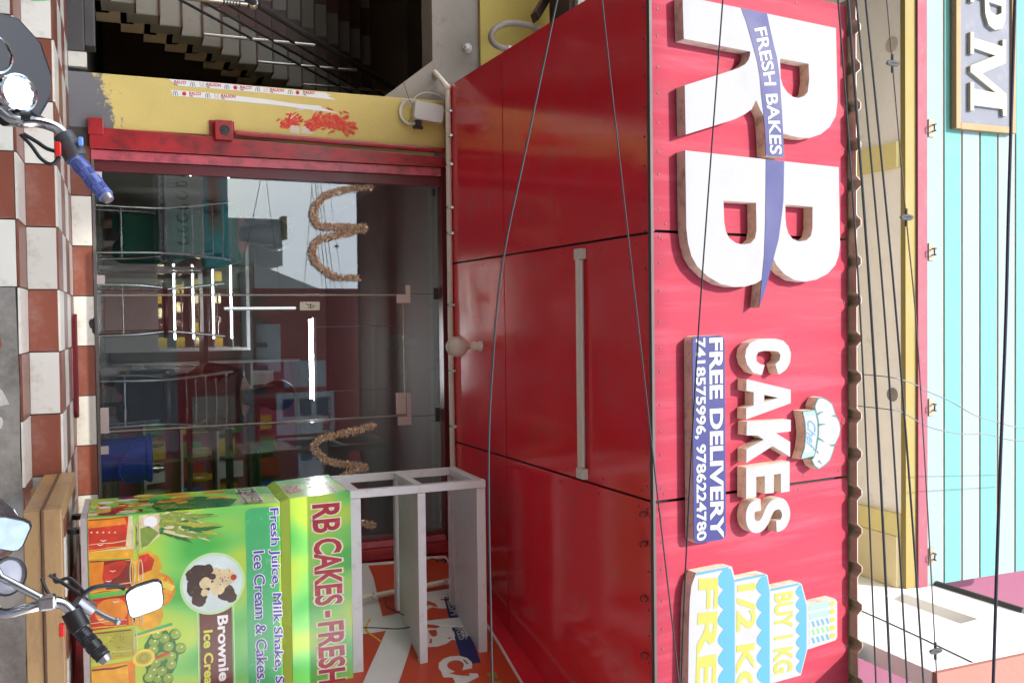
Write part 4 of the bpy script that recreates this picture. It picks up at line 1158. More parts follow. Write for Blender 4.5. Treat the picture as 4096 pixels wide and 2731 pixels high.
# dessert medallion and banner
prt('print_banner', [(1.516, 1.456), (2.6, 1.456), (2.6, 1.620), (1.502, 1.620)], i_maroon, d+0.0004)
prt('print_banner_line', [(1.40, 1.626), (2.6, 1.626), (2.6, 1.632), (1.40, 1.632)], i_pale, d+0.0004)
prt('print_banner_line', [(1.40, 1.444), (2.6, 1.444), (2.6, 1.450), (1.40, 1.450)], i_pale, d+0.0004)
prt('print_medallion', disc((1.387, 1.526), 0.165, 40), i_pale, d+0.001)
prt('print_medallion', disc((1.387, 1.526), 0.150, 40), M('ink_plate', (0.60, 0.72, 0.70), 0.25, var=0.25, vs=7), d+0.0018)
for (x, z, r, m_) in ((1.34, 1.46, 0.06, i_choc), (1.40, 1.45, 0.06, i_choc), (1.46, 1.455, 0.04, i_choc), (1.33, 1.42, 0.03, i_choc), (1.44, 1.59, 0.045, i_choc), (1.31, 1.50, 0.03, i_choc), (1.47, 1.62, 0.028, i_choc), (1.38, 1.49, 0.03, i_cream), (1.37, 1.565, 0.055, i_cream), (1.41, 1.55, 0.04, i_cream), (1.33, 1.54, 0.03, i_cream), (1.36, 1.60, 0.04, i_cream), (1.39, 1.52, 0.022, i_choc), (1.35, 1.525, 0.018, i_choc), (1.43, 1.485, 0.02, i_cream)):
    prt('print_dessert', disc((x, z), r, 14, 1, 1, 0.14), m_, d+0.0026+random.random()*0.0012)
for k in range(16):
    prt('print_sprinkle', disc((1.37+random.gauss(0, .03), 1.57+random.gauss(0, .025)), 0.004, 6), random.choice((i_red, i_blue, i_amber)), d+0.004)
prt('print_cherry', disc((1.365, 1.633), 0.016, 14), i_red, d+0.0044)
def lettering(body, quad, m_, d_, off=0.0, base=None, fr=cf, shear=0.0):
    ob('lettering', text(body, quad, fr, d_, off, shear, base=base), m_, ct)
lettering('Brownie With', [(1.563, 1.545), (1.563, 1.600), (2.16, 1.603), (2.16, 1.548)], i_white, d+0.002, 0.03)
lettering('Ice Cream', [(1.632, 1.474), (1.632, 1.522), (1.985, 1.521), (1.985, 1.472)], i_lime, d+0.002, 0.03)
prt('print_tab', rrect(1.005, 2.6, 1.700, 1.872, 0.03), i_green, d-0.0004)
for body, quad in (('Fresh Juice, Milk Shake, Snacks', [(1.015, 1.815), (1.015, 1.875), (2.19, 1.892), (2.18, 1.832)]), ('Ice Cream & Cakes.', [(1.24, 1.738), (1.24, 1.794), (1.955, 1.800), (1.95, 1.745)])):
    lettering(body, quad, i_white, d+0.001, 0.065, 0.0)
    for k_, sh_ in enumerate((-0.0016, 0.0, 0.0016)):
        lettering(body, [(q[0]+sh_, q[1]+0.0008*(k_-1)) for q in quad], i_blue, d+0.0018+0.0003*k_, 0.0, 0.0)
bf = lambda u, v, d_: (u, CY-0.0305-(v-1.93)*0.015-d_, v)
i_rbred = ink('ink_sign_red', (0.38, 0.012, 0.02), 0.45, 25)
for body, quad in (('RB', [(1.008, 2.051), (1.007, 2.203), (1.167, 2.204), (1.167, 2.053)]), ('CAKES', [(1.200, 2.055), (1.200, 2.211), (1.572, 2.212), (1.570, 2.057)]), ('-', [(1.602, 2.111), (1.602, 2.141), (1.64, 2.14), (1.64, 2.113)]), ('FRESH', [(1.664, 2.070), (1.664, 2.216), (2.012, 2.222), (2.010, 2.070)]), ('JUICE', [(2.05, 2.072), (2.05, 2.222), (2.38, 2.226), (2.38, 2.074)])):
    lettering(body, quad, i_lime, 0.0008, 0.085, 0.03, bf)
    lettering(body, quad, i_white, 0.0014, 0.06, 0.03, bf)
    lettering(body, quad, i_rbred, 0.002, 0.03, 0.03, bf)
# left side of the cart: the same picture squeezed round the corner
cs = lambda u, v, d_: (CX0-d_, -u, v)            # u runs back to front (depth 0.60 .. 1.15)
random.seed(21)
for k in range(46):
    u0 = random.uniform(0.63, 1.10)
    z0 = random.uniform(0.94, 1.20)
    m_ = random.choice((i_red, i_orange, i_amber, i_cream, i_dkred, i_yel, i_white, i_red))
    prt('print_fruit', disc((u0, z0), 1, 12, random.uniform(.012, .04), random.uniform(.02, .055), 0.1), m_, 0.001+0.00006*k, cs)
for k in range(9):
    prt('print_slice', disc((random.uniform(0.64, 1.0), random.uniform(1.20, 1.62)), 1, 16, .03, random.uniform(.03, .07)), random.choice((i_yel, i_amber, i_orange)), 0.001+0.0001*k, cs)
prt('print_shade', [(0.8, 1.22), (1.14, 1.26), (1.14, 1.62), (0.95, 1.68), (0.78, 1.5)], i_dkgreen, 0.0008, cs)
for k in range(16):
    a = math.radians(70+random.uniform(-30, 30))
    u0, z0 = random.uniform(0.95, 1.1), random.uniform(1.2, 1.3)
    l_ = random.uniform(.1, .22)
    prt('print_leaf', stroke([(u0, z0), (u0+math.cos(a)*l_*.4, z0+math.sin(a)*l_*.5), (min(1.14, u0+math.cos(a)*l_), z0+math.sin(a)*l_)], [0.012, 0.016, 0.001]), i_leaf, 0.0045+0.0001*k, cs)
lettering('CAKES', [(0.66, 1.70), (0.66, 1.80), (1.12, 1.80), (1.12, 1.70)], i_white, 0.0064, 0.06, 0.02, cs)
lettering('CAKES', [(0.66, 1.70), (0.66, 1.80), (1.12, 1.80), (1.12, 1.70)], i_dkred, 0.0070, 0.02, 0.02, cs)
cs2 = lambda u, v, d_: (CX0-0.0205-(v-1.93)*0.045-d_, -u, v)
lettering('RB', [(0.80, 1.945), (0.80, 2.03), (1.02, 2.03), (1.02, 1.945)], i_white, 0.001, 0.06, 0.02, cs2)
lettering('RB', [(0.80, 1.945), (0.80, 2.03), (1.02, 2.03), (1.02, 1.945)], i_red, 0.0016, 0.02, 0.02, cs2)
lettering('FRESH JUICE', [(0.62, 2.08), (0.62, 2.20), (1.15, 2.20), (1.15, 2.08)], i_white, 0.001, 0.06, 0.02, cs2)
lettering('FRESH JUICE', [(0.62, 2.08), (0.62, 2.20), (1.15, 2.20), (1.15, 2.08)], i_red, 0.0016, 0.02, 0.02, cs2)

# ================================================================ rusty steel platform in front of the cart
pf = thing('steel_platform', 'tan rust-stained steel platform frame standing against the steps', 'platform', (1.5, -1.7, 0))
tan = M('tan_steel', (0.36, 0.215, 0.09), 0.42, metal=0.15, var=0.35, vs=6, dirt=0.6, dcol=(0.20, 0.09, 0.06), ds=9, stretch=(0.35, 1, 1), bump=0.3, bs=60)
PX, PY0, PY1 = 0.735, -2.20, -1.21
def pb(x0, x1, y0, y1, z0, z1, nm='beam'):
    ob(nm, G().box(x0, x1, y0, y1, z0, z1), tan, pf, bevel=0.004)
pb(PX, 3.4, PY0, PY0+0.07, 0.813, 0.880)
pb(PX, PX+0.075, PY0+0.072, PY1, 0.814, 0.878)
pb(PX+0.003, 3.4, PY0+0.003, PY0+0.068, 0.742, 0.806)
pb(PX+0.003, PX+0.072, PY0+0.07, PY1, 0.742, 0.806)
ob('weld_seam', G().tube([(PX-0.001, PY1, 0.809), (PX-0.001, PY0+0.2, 0.810), (PX, PY0, 0.809), (1.2, PY0-0.001, 0.810), (3.4, PY0, 0.809)], 0.0055, 6), M('weld', (0.10, 0.045, 0.025), 0.8, var=0.5, vs=60, bump=1, bs=200), pf)
for x in (PX+0.06, 1.9, 3.2):
    for y in (PY0+0.01, PY1-0.07):
        pb(x, x+0.055, y, y+0.05, 0.0, 0.741, 'leg')
pb(PX+0.02, PX+0.06, PY0+0.06, PY1, 0.30, 0.34, 'brace')

# ================================================================ banner on the splayed wall
bn = thing('flex_banner', 'crumpled orange and white flex banner hung on the side wall', 'banner', splay(0.8, 1.6, 0))
flex_o = M('flex_orange', (0.46, 0.055, 0.022), 0.3, var=0.15, bump=0.4, bs=5)
flex_w = M('flex_white', (0.60, 0.56, 0.54), 0.35, var=0.08, bump=0.4, bs=5)
def sheet(u0, u1, v0, v1, dd, m_, nm, amp=0.012, nu=30, nv=24):
    g = G()
    vs = []
    for i in range(nu+1):
        for j in range(nv+1):
            u = u0+(u1-u0)*i/nu
            v = v0+(v1-v0)*j/nv
            vs.append(splay(u, v, dd+amp*(math.sin(u*9+v*5)+math.sin(v*11-u*4))*0.5+amp))
    fs = [(i*(nv+1)+j, (i+1)*(nv+1)+j, (i+1)*(nv+1)+j+1, i*(nv+1)+j+1) for i in range(nu) for j in range(nv)]
    return ob(nm, g.add(vs, fs), m_, bn, smooth=True)
sheet(0.10, 2.5, 1.3, 3.19, 0.004, flex_w, 'sheet')
def bnp(u, v, dd):
    return splay(u, v, dd+0.012*(math.sin(u*9+v*5)+math.sin(v*11-u*4))*0.5+0.012+0.006)
def bpoly(nm, pts, m_, dd):
    ob(nm, G().prism([ccw(pts)], bnp, dd, dd+0.0006), m_, bn)
def strips(nm, u0, u1, v0, v1, m_, dd, n1=18, cut=None):
    for i in range(1):
        g = G()
        vs, fs = [], []
        for a in range(n1+1):
            u = u0+(u1-u0)*a/n1
            b0, b1 = (v0, v1) if cut is None else cut(u)
            for b_ in range(n1+1):
                vs.append(bnp(u, b0+(b1-b0)*b_/n1, dd))
        for a in range(n1):
            for b_ in range(n1):
                fs.append((a*(n1+1)+b_, (a+1)*(n1+1)+b_, (a+1)*(n1+1)+b_+1, a*(n1+1)+b_+1))
        ob(nm, g.add(vs, fs), m_, bn)
strips('print_field', 0.14, 0.75, 2.60, 3.16, flex_o, 0.001, cut=lambda u: (2.62-0.12*max(0, u-0.3), 3.17))
strips('print_field', 0.75, 2.4, 2.3, 3.16, flex_o, 0.001, cut=lambda u: (2.82-0.5*(u-0.75), 3.17))
strips('print_field', 0.9, 2.4, 1.4, 2.0, flex_o, 0.001, cut=lambda u: (1.4, 2.55-0.55*(u-0.9)))
strips('print_ribbon', 0.55, 1.35, 2.6, 3.1, blue_vinyl, 0.002, cut=lambda u: (3.02-0.16*(u-0.55), 3.10-0.12*(u-0.55)))
ob('lettering', text('FRESH BAKES', [(0.60, 3.02), (0.60, 3.085), (1.1, 3.01), (1.1, 2.955)], bnp, 0.004, 0.03), white_vinyl, bn)
ob('lettering', text('R', [(0.55, 2.72), (0.55, 3.14), (0.82, 3.12), (0.82, 2.70)], bnp, 0.0015, 0.06), flex_w, bn)
ob('lettering', text('B', [(0.86, 2.70), (0.86, 3.12), (1.13, 3.10), (1.13, 2.68)], bnp, 0.0015, 0.06), flex_w, bn)
ob('lettering', text('CAKES', [(1.25, 2.75), (1.25, 2.95), (1.85, 2.95), (1.85, 2.75)], bnp, 0.003, 0.06), flex_w, bn)
ob('lettering', text('BUY 1KG', [(1.45, 3.0), (1.45, 3.06), (1.75, 3.06), (1.75, 3.0)], bnp, 0.003, 0.04), yellow_vinyl, bn)
strips('print_swirl', 0.75, 1.0, 2.3, 2.33, i_amber, 0.002, cut=lambda u: (2.46+0.03*math.sin(u*20), 2.475+0.03*math.sin(u*20)))
t = thing('wall_conduit', 'cream conduit clipped up the side wall over the orange banner', 'conduit', splay(0.56, 2.4, 0.05))
ob('pipe', G().tube([splay(0.62, 2.1, 0.06), splay(0.575, 2.5, 0.06), splay(0.53, 2.90, 0.06), splay(0.50, 3.16, 0.06)], 0.018, 10), pvc, t, smooth=True)
for z in (2.55, 2.80, 3.05):
    ob('clip', G().tube([splay(0.60-0.1*(z-2.3), z-0.008, 0.06), splay(0.60-0.1*(z-2.3), z+0.008, 0.06)], 0.0215, 10), steel, t)
t = thing('dome_camera', 'small black ball camera with white cable under the canopy corner', 'camera', (1.70, -0.10, 3.15))
ob('ball', G().sphere((1.71, -0.11, 3.15), 0.030), M('gloss_black', (0.008, 0.008, 0.008), 0.08), t, smooth=True)
ob('bracket', G().tube([(1.715, -0.10, 3.165), (1.735, -0.08, 3.205), (1.745, -0.06, 3.242)], 0.014, 10), white_plastic, t, smooth=True)
ob('cable', G().tube(smooth_line([(1.70, -0.11, 3.12), (1.66, -0.15, 3.05), (1.70, -0.22, 2.98), (1.80, -0.32, 3.02), (1.90, -0.45, 3.12)], 8), 0.004, 6), cable_black, t, smooth=True)
t = thing('loose_wire', 'loose black wire looping across the banner', 'wire', splay(0.7, 2.5, 0.08))
ob('wire', G().tube(smooth_line([splay(0.62, 2.62, 0.07), splay(0.75, 2.60, 0.08), splay(0.95, 2.72, 0.09), splay(1.0, 2.62, 0.09), splay(0.95, 2.45, 0.09), splay(0.9, 2.30, 0.08)], 8), 0.0035, 6), cable_black, t, smooth=True)
# ================================================================ neighbour on the right, board above
nb = thing('neighbour_building', 'neighbouring building with a white side wall and coral front at the upper right', 'building', (2.6, -2, 4.8))
wh = M('white_wall_paint', (0.72, 0.71, 0.69), 0.8, var=0.05, dirt=0.08, dcol=(0.5, 0.45, 0.4))
coral = M('coral_paint', (0.30, 0.11, 0.085), 0.85, var=0.1, bump=0.6, bs=40)
sw = lambda u, v, d: (1.752-d, -u, v)           # its side wall faces left; u = distance towards the street
slot = [(1.84, 5.45), (2.445, 5.447), (2.425, 5.61), (1.868, 5.60)]
ob('side_wall', G().prism([ccw([(1.0, 4.75), (2.90, 4.75), (2.90, 5.93), (1.70, 5.90), (1.0, 5.90)]), ccw(slot)[::-1]], sw, -0.10, 0.0), wh, nb)
ob('slot_back', G().prism([ccw([(1.80, 5.40), (2.48, 5.40), (2.48, 5.65), (1.80, 5.65)])], sw, -0.14, -0.102), M('slot_paint', (0.42, 0.33, 0.28), 0.8), nb)
ob('front_wall', G().box(1.752, 6.0, -2.93, -2.905, 4.75, 5.95), coral, nb)
ob('upper_wall', G().box(1.80, 6.0, -1.15, -1.0, 5.9, 8.5), M('purple_paint', (0.17, 0.045, 0.085), 0.85, var=0.08), nb)
ob('upper_wall', G().box(2.9, 6.0, -1.20, -1.151, 6.6, 8.5), M('greyed_pink_paint', (0.20, 0.15, 0.14), 0.85, var=0.08), nb)
ob('pipe', G().tube([(1.745, -1.65, 5.925), (1.745, -2.05, 5.94), (1.745, -2.45, 5.945)], 0.020, 10), M('worn_black_pipe', (0.03, 0.027, 0.025), 0.5, var=0.5, dirt=0.3, dcol=(0.25, 0.18, 0.1)), nb, smooth=True)
ob('crack', G().tube([(1.750, -1.9, 5.12), (1.750, -2.2, 5.10), (1.750, -2.5, 5.07), (1.750, -2.9, 5.02)], 0.004, 5), dark_stone, nb)
t = thing('name_board', 'weathered grey name board with cream serif letters and a wooden frame', 'sign board', (-1.7, -1.83, 6.3))
nbf = wall_y(-1.827)
ob('panel', G().prism([[(-3.4, 6.08), (-1.20, 6.08), (-1.20, 6.56), (-3.4, 6.56)]], nbf, 0.0005, 0.03), M('board_grey', (0.13, 0.138, 0.17), 0.8, var=0.2, vs=4, dirt=0.5, dcol=(0.22, 0.215, 0.24), ds=6), t)
fr_m = M('frame_orange', (0.25, 0.16, 0.075), 0.75, var=0.15, dirt=0.15)
for x0, x1, z0, z1 in ((-3.45, -1.18, 6.055, 6.095), (-3.45, -1.18, 6.550, 6.588), (-1.22, -1.178, 6.096, 6.549)):
    ob('frame', G().box(x0, x1, -1.872, -1.829, z0, z1), fr_m, t, bevel=0.003)
cream_l = M('cream_letter', (0.30, 0.30, 0.23), 0.7, var=0.08)
Pp = [(-2.20, 6.17), (-1.99, 6.17), (-1.99, 6.20), (-2.04, 6.20), (-2.02, 6.295), (-1.93, 6.30), (-1.86, 6.33), (-1.835, 6.385), (-1.85, 6.45), (-1.91, 6.48), (-2.16, 6.485), (-2.16, 6.455), (-2.12, 6.455), (-2.15, 6.20), (-2.20, 6.20)]
Ph = [(-2.01, 6.33), (-1.995, 6.445), (-1.95, 6.445), (-1.93, 6.40), (-1.95, 6.345)]
ob('letter', G().prism([ccw(Pp), ccw(Ph)[::-1]], nbf, 0.03, 0.052), cream_l, t)
Mm = [(-1.80, 6.17), (-1.66, 6.17), (-1.66, 6.20), (-1.70, 6.20), (-1.67, 6.39), (-1.585, 6.17), (-1.545, 6.17), (-1.43, 6.395), (-1.44, 6.20), (-1.48, 6.20), (-1.48, 6.17), (-1.30, 6.17), (-1.30, 6.20), (-1.335, 6.20), (-1.33, 6.455), (-1.285, 6.46), (-1.285, 6.49), (-1.43, 6.49), (-1.545, 6.27), (-1.63, 6.485), (-1.78, 6.485), (-1.78, 6.455), (-1.735, 6.455), (-1.765, 6.20), (-1.80, 6.20)]
ob('letter', G().prism([ccw(Mm)], nbf, 0.03, 0.052), cream_l, t)

# ================================================================ overhead cables
def cable(pts, r, label, y, m=cable_black, nm='cable', clips=()):
    (xa, za), (xb, zb) = pts[0], pts[1]
    (xc, zc), (xd, zd) = pts[-2], pts[-1]
    L_ = [(xa-9, y, za+(za-zb)/(xb-xa)*9*0.9)]+[(x, y, z) for x, z in pts]+[(xd+9, y, zd+(zd-zc)/(xd-xc)*9*0.9)]
    t = thing(nm, label, 'cable', (0.0, y, pts[0][1]), 'overhead cables')
    pl_ = smooth_line(L_[1:-1], 5)
    ob('line', G().tube([Vector(L_[0])]+[Vector(L_[0]).lerp(pl_[0], q) for q in (0.5, 0.9)]+pl_+[pl_[-1].lerp(Vector(L_[-1]), q) for q in (0.1, 0.5, 1)], r, 8), m, t, smooth=True)
    for cx, cz in clips:
        c = ob('spreader', G().tube([(cx+0.005*math.cos(a), y-0.002, cz+0.024*math.sin(a)) for a in [i*math.pi/6 for i in range(13)]], 0.006, 6), M('spreader_grey', (0.12, 0.12, 0.11), 0.6), t)
        ob('tie', G().tube([(cx-0.03, y, cz), (cx+0.03, y, cz)], 0.005, 6), dark_metal, c)
CAB = [[(-1.017, 3.288), (-0.698, 3.318), (-0.374, 3.347), (0.036, 3.378), (0.576, 3.407), (1.237, 3.439)],
       [(-1.022, 3.329), (-0.376, 3.39), (0.036, 3.425), (0.581, 3.463), (1.247, 3.502)],
       [(-1.026, 3.363), (-0.378, 3.439), (0.037, 3.483), (0.586, 3.528), (1.259, 3.576)],
       [(-1.03, 3.402), (-0.379, 3.485), (0.038, 3.534), (0.591, 3.59), (1.271, 3.65)]]
cab_m = M('cable_sheen', (0.05, 0.055, 0.055), 0.3, var=0.2)
for c, r, lb in zip(CAB, (0.0029, 0.0045, 0.0034, 0.0036), ('lowest overhead cable, passing just above the roof sheet', 'thick overhead cable, second above the roof sheet', 'overhead cable, third above the roof sheet', 'overhead cable, fourth above the roof sheet, crossing the yellow edge')):
    cable(c, r, lb, -3.9, cab_m)
cable([(-1.041, 3.492), (-0.833, 3.516), (-0.324, 3.575), (0.039, 3.62), (0.597, 3.664), (1.167, 3.704), (1.281, 3.712)], 0.0023, 'thin wire with grey spreaders crossing the pink band', -3.9, M('wire_brown', (0.16, 0.11, 0.09), 0.5), clips=((-0.833, 3.516), (-0.324, 3.575), (1.167, 3.704)))
cable([(-1.111, 4.084), (-0.401, 4.055), (0.045, 4.04), (0.625, 4.01), (1.325, 3.98)], 0.0058, 'heavy black cable crossing the teal stripes and name board', -3.9, M('cable_violet', (0.02, 0.015, 0.03), 0.4))
cable([(-1.086, 2.521), (-0.6, 2.405), (-0.192, 2.309), (0.15, 2.268), (0.523, 2.248), (1.226, 2.252)], 0.0036, 'sagging wire crossing the underside of the red canopy, lowest', -3.4, cab_m, 'wire')
cable([(-1.106, 2.694), (-0.693, 2.741), (0.364, 2.867), (1.345, 2.986)], 0.0028, 'straight wire rising across the canopy underside to the cake sign', -3.4, cab_m, 'wire')
cable([(-1.125, 3.126), (0.037, 3.015), (0.885, 2.953), (1.3, 2.931)], 0.0028, 'wire crossing the letters R and B and the phone board', -3.5, cable_black, 'wire')
blue_wire = M('blue_wire', (0.05, 0.06, 0.085), 0.5)
for pts_, lb in (([(0.315, 4.70), (0.33, 4.80), (0.37, 4.95), (0.404, 5.022), (0.47, 5.2), (0.555, 5.382), (0.60, 5.55), (0.645, 5.755), (0.66, 6.2), (0.72, 7.2)], 'thin loose wire climbing from the roof sheet, left of the two'), ([(0.484, 4.70), (0.495, 4.78), (0.515, 4.87), (0.60, 5.05), (0.652, 5.29), (0.66, 5.45), (0.70, 5.62), (0.719, 5.755), (0.76, 6.2), (0.80, 7.2)], 'thin loose wire climbing from the roof sheet, right of the two')):
    t = thing('drop_wire', lb, 'wire', (pts_[0][0], -2.6, pts_[0][1]))
    ob('line', G().tube(smooth_line([(x, -2.45 if z < 4.75 else -2.6, z) for x, z in pts_], 6), 0.0028, 6), blue_wire, t, smooth=True)

# ================================================================ motorbikes parked facing the shop
tyre = M('tyre_rubber', (0.015, 0.015, 0.015), 0.8)
grip_b = M('blue_grip', (0.10, 0.13, 0.36), 0.28, var=0.2)
grip_k = M('black_grip', (0.02, 0.02, 0.022), 0.35, var=0.3)
gauge_glass = M('gauge_glass', (0.55, 0.58, 0.60), 0.06, metal=0.95, var=0.02)
red_switch = M('red_switch', (0.65, 0.02, 0.015), 0.3)
cast = M('cast_alloy', (0.42, 0.40, 0.40), 0.35, metal=0.9, var=0.2)
mirror_m = M('mirror', (0.92, 0.94, 0.95), 0.02, metal=1, var=0.0)
def lower_bike(b, cx, col):
    """wheel, fork, tank, seat and engine under the handlebar; the bike points at the shop"""
    w_ = M('bike_paint_'+col[0], col[1], 0.2, var=0.05, coat=0.6)
    for y in (-3.45, -4.72):
        wl = ob('wheel', G().lathe([(0.20, -0.02), (0.27, -0.045), (0.30, -0.02), (0.30, 0.02), (0.27, 0.045), (0.20, 0.02), (0.20, -0.02)], (cx, y, 0.30), (1, 0, 0), 28), tyre, b, smooth=True)
        g = G().lathe([(0.205, -0.012), (0.205, 0.012), (0.19, 0.012), (0.19, -0.012), (0.205, -0.012)], (cx, y, 0.30), (1, 0, 0), 28).lathe([(0.0, -0.05), (0.05, -0.05), (0.05, 0.05), (0.0, 0.05)], (cx, y, 0.30), (1, 0, 0), 14)
        for k in range(6):
            a = k*math.pi/3
            g.tube([(cx, y, 0.30), (cx, y+0.195*math.cos(a), 0.30+0.195*math.sin(a))], 0.012, 6)
        ob('rim', g, cast, wl, smooth=True)
    for s in (-1, 1):
        ob('fork_leg', G().tube([(cx+s*0.085, -3.45, 0.30), (cx+s*0.085, -3.86, 0.84)], [0.022, 0.016], 10), chrome, b, smooth=True)
    ob('front_mudguard', G().lathe([(0.325, -0.05), (0.335, 0.0), (0.325, 0.05)], (cx, -3.45, 0.30), (1, 0, 0), 28), w_, b, smooth=True)
    ob('fuel_tank', G().sphere((cx, -4.16, 0.74), 0.17, 18, 12, (0.78, 1.5, 0.75)), w_, b, smooth=True)
    ob('seat', G().hexa([(cx-0.12, -4.38, 0.68), (cx+0.12, -4.38, 0.68), (cx+0.10, -4.98, 0.72), (cx-0.10, -4.98, 0.72)], [(cx-0.12, -4.36, 0.76), (cx+0.12, -4.36, 0.76), (cx+0.10, -4.98, 0.80), (cx-0.10, -4.98, 0.80)]), black_plastic, b, bevel=0.02)
    ob('engine', G().box(cx-0.13, cx+0.13, -4.30, -3.98, 0.30, 0.58).box(cx-0.08, cx+0.08, -4.02, -3.86, 0.42, 0.62), cast, b, bevel=0.02)
    ob('frame', G().tube([(cx, -3.90, 0.78), (cx, -4.10, 0.30), (cx, -4.45, 0.30), (cx, -4.72, 0.31)], 0.02, 8).tube([(cx, -3.88, 0.80), (cx, -4.40, 0.66), (cx, -4.72, 0.31)], 0.018, 8), dark_metal, b, smooth=True)
    ob('side_stand', G().tube([(cx-0.06, -4.30, 0.30), (cx-0.26, -4.22, 0.008)], 0.011, 8), dark_metal, b, smooth=True)
    ob('headlamp', G().lathe([(0.0, -0.10), (0.06, -0.085), (0.088, -0.03), (0.092, 0.0), (0.07, 0.012), (0.0, 0.02)], (cx, -3.74, 0.80), (0, 1, -0.1), 20), w_, b, smooth=True)
def along_grip(p0, p1, r, m, b, nm='grip'):
    """ribbed rubber grip with blocks of ridges"""
    p0, p1 = Vector(p0), Vector(p1)
    ax = (p1-p0)
    n_ = 30
    pts_ = [p0+ax*(i/n_) for i in range(n_+1)]
    rs = [r*1.12 if i in (0, 1) else (r*1.1 if i >= n_-1 else r*(1.0+(0.075 if i % 2 else 0))) for i in range(n_+1)]
    o = ob(nm, G().tube(pts_, rs, 18), m, b)
    a = ax.normalized()
    e = (Vector((0, 0, 1))-a*a.z).normalized()
    f_ = a.cross(e)
    g = G()
    for k in range(4):
        for q in range(4):
            th = q*math.pi/2+(0.8 if k % 2 else 0)
            for w2 in range(4):
                t2 = th+w2*0.17
                dvec = e*math.cos(t2)+f_*math.sin(t2)
                c0 = p0+ax*(0.14+0.2*k)+dvec*(r*1.06)
                g.tube([c0, c0+ax*0.15], 0.0017, 5)
    ob('grip_rib', g, m, o)
    ob('end_cap', G().tube([p1, p1+a*0.012], [r*0.9, r*0.7], 16), cast, o, smooth=True)
# --- left bike
b = thing('motorbike', 'parked motorbike with twin gauges and a blue ribbed grip', 'motorbike', (-0.55, -4.1, 0), 'motorbikes parked before the shop')
lower_bike(b, -0.55, ('black', (0.02, 0.02, 0.025)))
ob('handlebar', G().tube(smooth_line([(-0.80, -4.22, 0.90), (-0.70, -4.15, 0.885), (-0.60, -4.06, 0.875), (-0.52, -4.05, 0.885), (-0.455, -4.08, 0.905), (-0.424, -4.1, 0.94), (-0.424, -4.1, 0.979), (-0.416, -4.1, 1.01), (-0.398, -4.105, 1.031), (-0.365, -4.115, 1.044), (-0.33, -4.125, 1.06)], 5), 0.0115, 16), chrome, b, smooth=True)
ob('bar_clamp', G().tube([(-0.431, -4.1, 0.948), (-0.431, -4.1, 0.966)], 0.0145, 14), black_plastic, b, smooth=True)
along_grip((-0.348, -4.115, 1.049), (-0.268, -4.15, 1.108), 0.0150, grip_b, b)
sh = ob('switch_housing', G().tube([(-0.400, -4.105, 1.026), (-0.383, -4.108, 1.036)], 0.021, 14).tube([(-0.381, -4.108, 1.036), (-0.349, -4.116, 1.052)], 0.0235, 14), M('switch_grey', (0.06, 0.06, 0.065), 0.35, var=0.2), b, smooth=True)
ob('kill_switch', G().box(-0.378, -0.350, -4.148, -4.130, 1.012, 1.024), red_switch, sh, bevel=0.002)
ob('blue_button', G().box(-0.392, -0.374, -4.140, -4.126, 1.056, 1.066), M('blue_button', (0.15, 0.32, 0.70), 0.3), sh, bevel=0.002)
ob('cable', G().tube(smooth_line([(-0.50, -4.06, 0.93), (-0.46, -4.07, 0.955), (-0.435, -4.06, 0.99), (-0.405, -4.07, 1.02)], 6), 0.005, 8).tube(smooth_line([(-0.40, -4.09, 0.95), (-0.385, -4.09, 0.975), (-0.37, -4.10, 0.995), (-0.362, -4.11, 1.02)], 6), 0.0042, 8).tube(smooth_line([(-0.398, -4.09, 0.945), (-0.375, -4.10, 0.965), (-0.345, -4.115, 0.985), (-0.335, -4.12, 1.005), (-0.352, -4.12, 1.02)], 6), 0.004, 8), cable_black, b, smooth=True)
gn = Vector((0.0, -0.80, 0.60))
ge = Vector((1, 0, 0))
gv = Vector((0, 0.60, 0.80))
def gpl(c):
    c = Vector(c)
    return lambda u, v, d: tuple(c+ge*u+gv*v+gn*d)
pod = [(-0.04, -0.06), (0.03, -0.055), (0.085, -0.03), (0.098, 0.0), (0.095, 0.028), (0.07, 0.065), (0.03, 0.088), (-0.03, 0.092), (-0.09, 0.07), (-0.13, 0.02), (-0.13, -0.04)]
ob('gauge_pod', G().prism([ccw(pod)], gpl((-0.52, -4.065, 0.922)), -0.03, 0.012), M('gloss_black', (0.008, 0.008, 0.008), 0.08), b, bevel=0.006)
for c in ((-0.484, -4.085, 0.936), (-0.560, -4.085, 0.892)):
    fr_ = gpl(c)
    gg = ob('gauge', G().lathe([(0.040, -0.01), (0.040, 0.016), (0.036, 0.018), (0.034, 0.010)], c, gn, 26), chrome, b, smooth=True)
    ob('glass', G().prism([disc((0, 0), 0.035, 26)], fr_, 0.009, 0.011), gauge_glass, gg)
ob('ignition', G().box(-0.53, -0.46, -4.11, -4.07, 0.875, 0.895), cast, b, bevel=0.004)
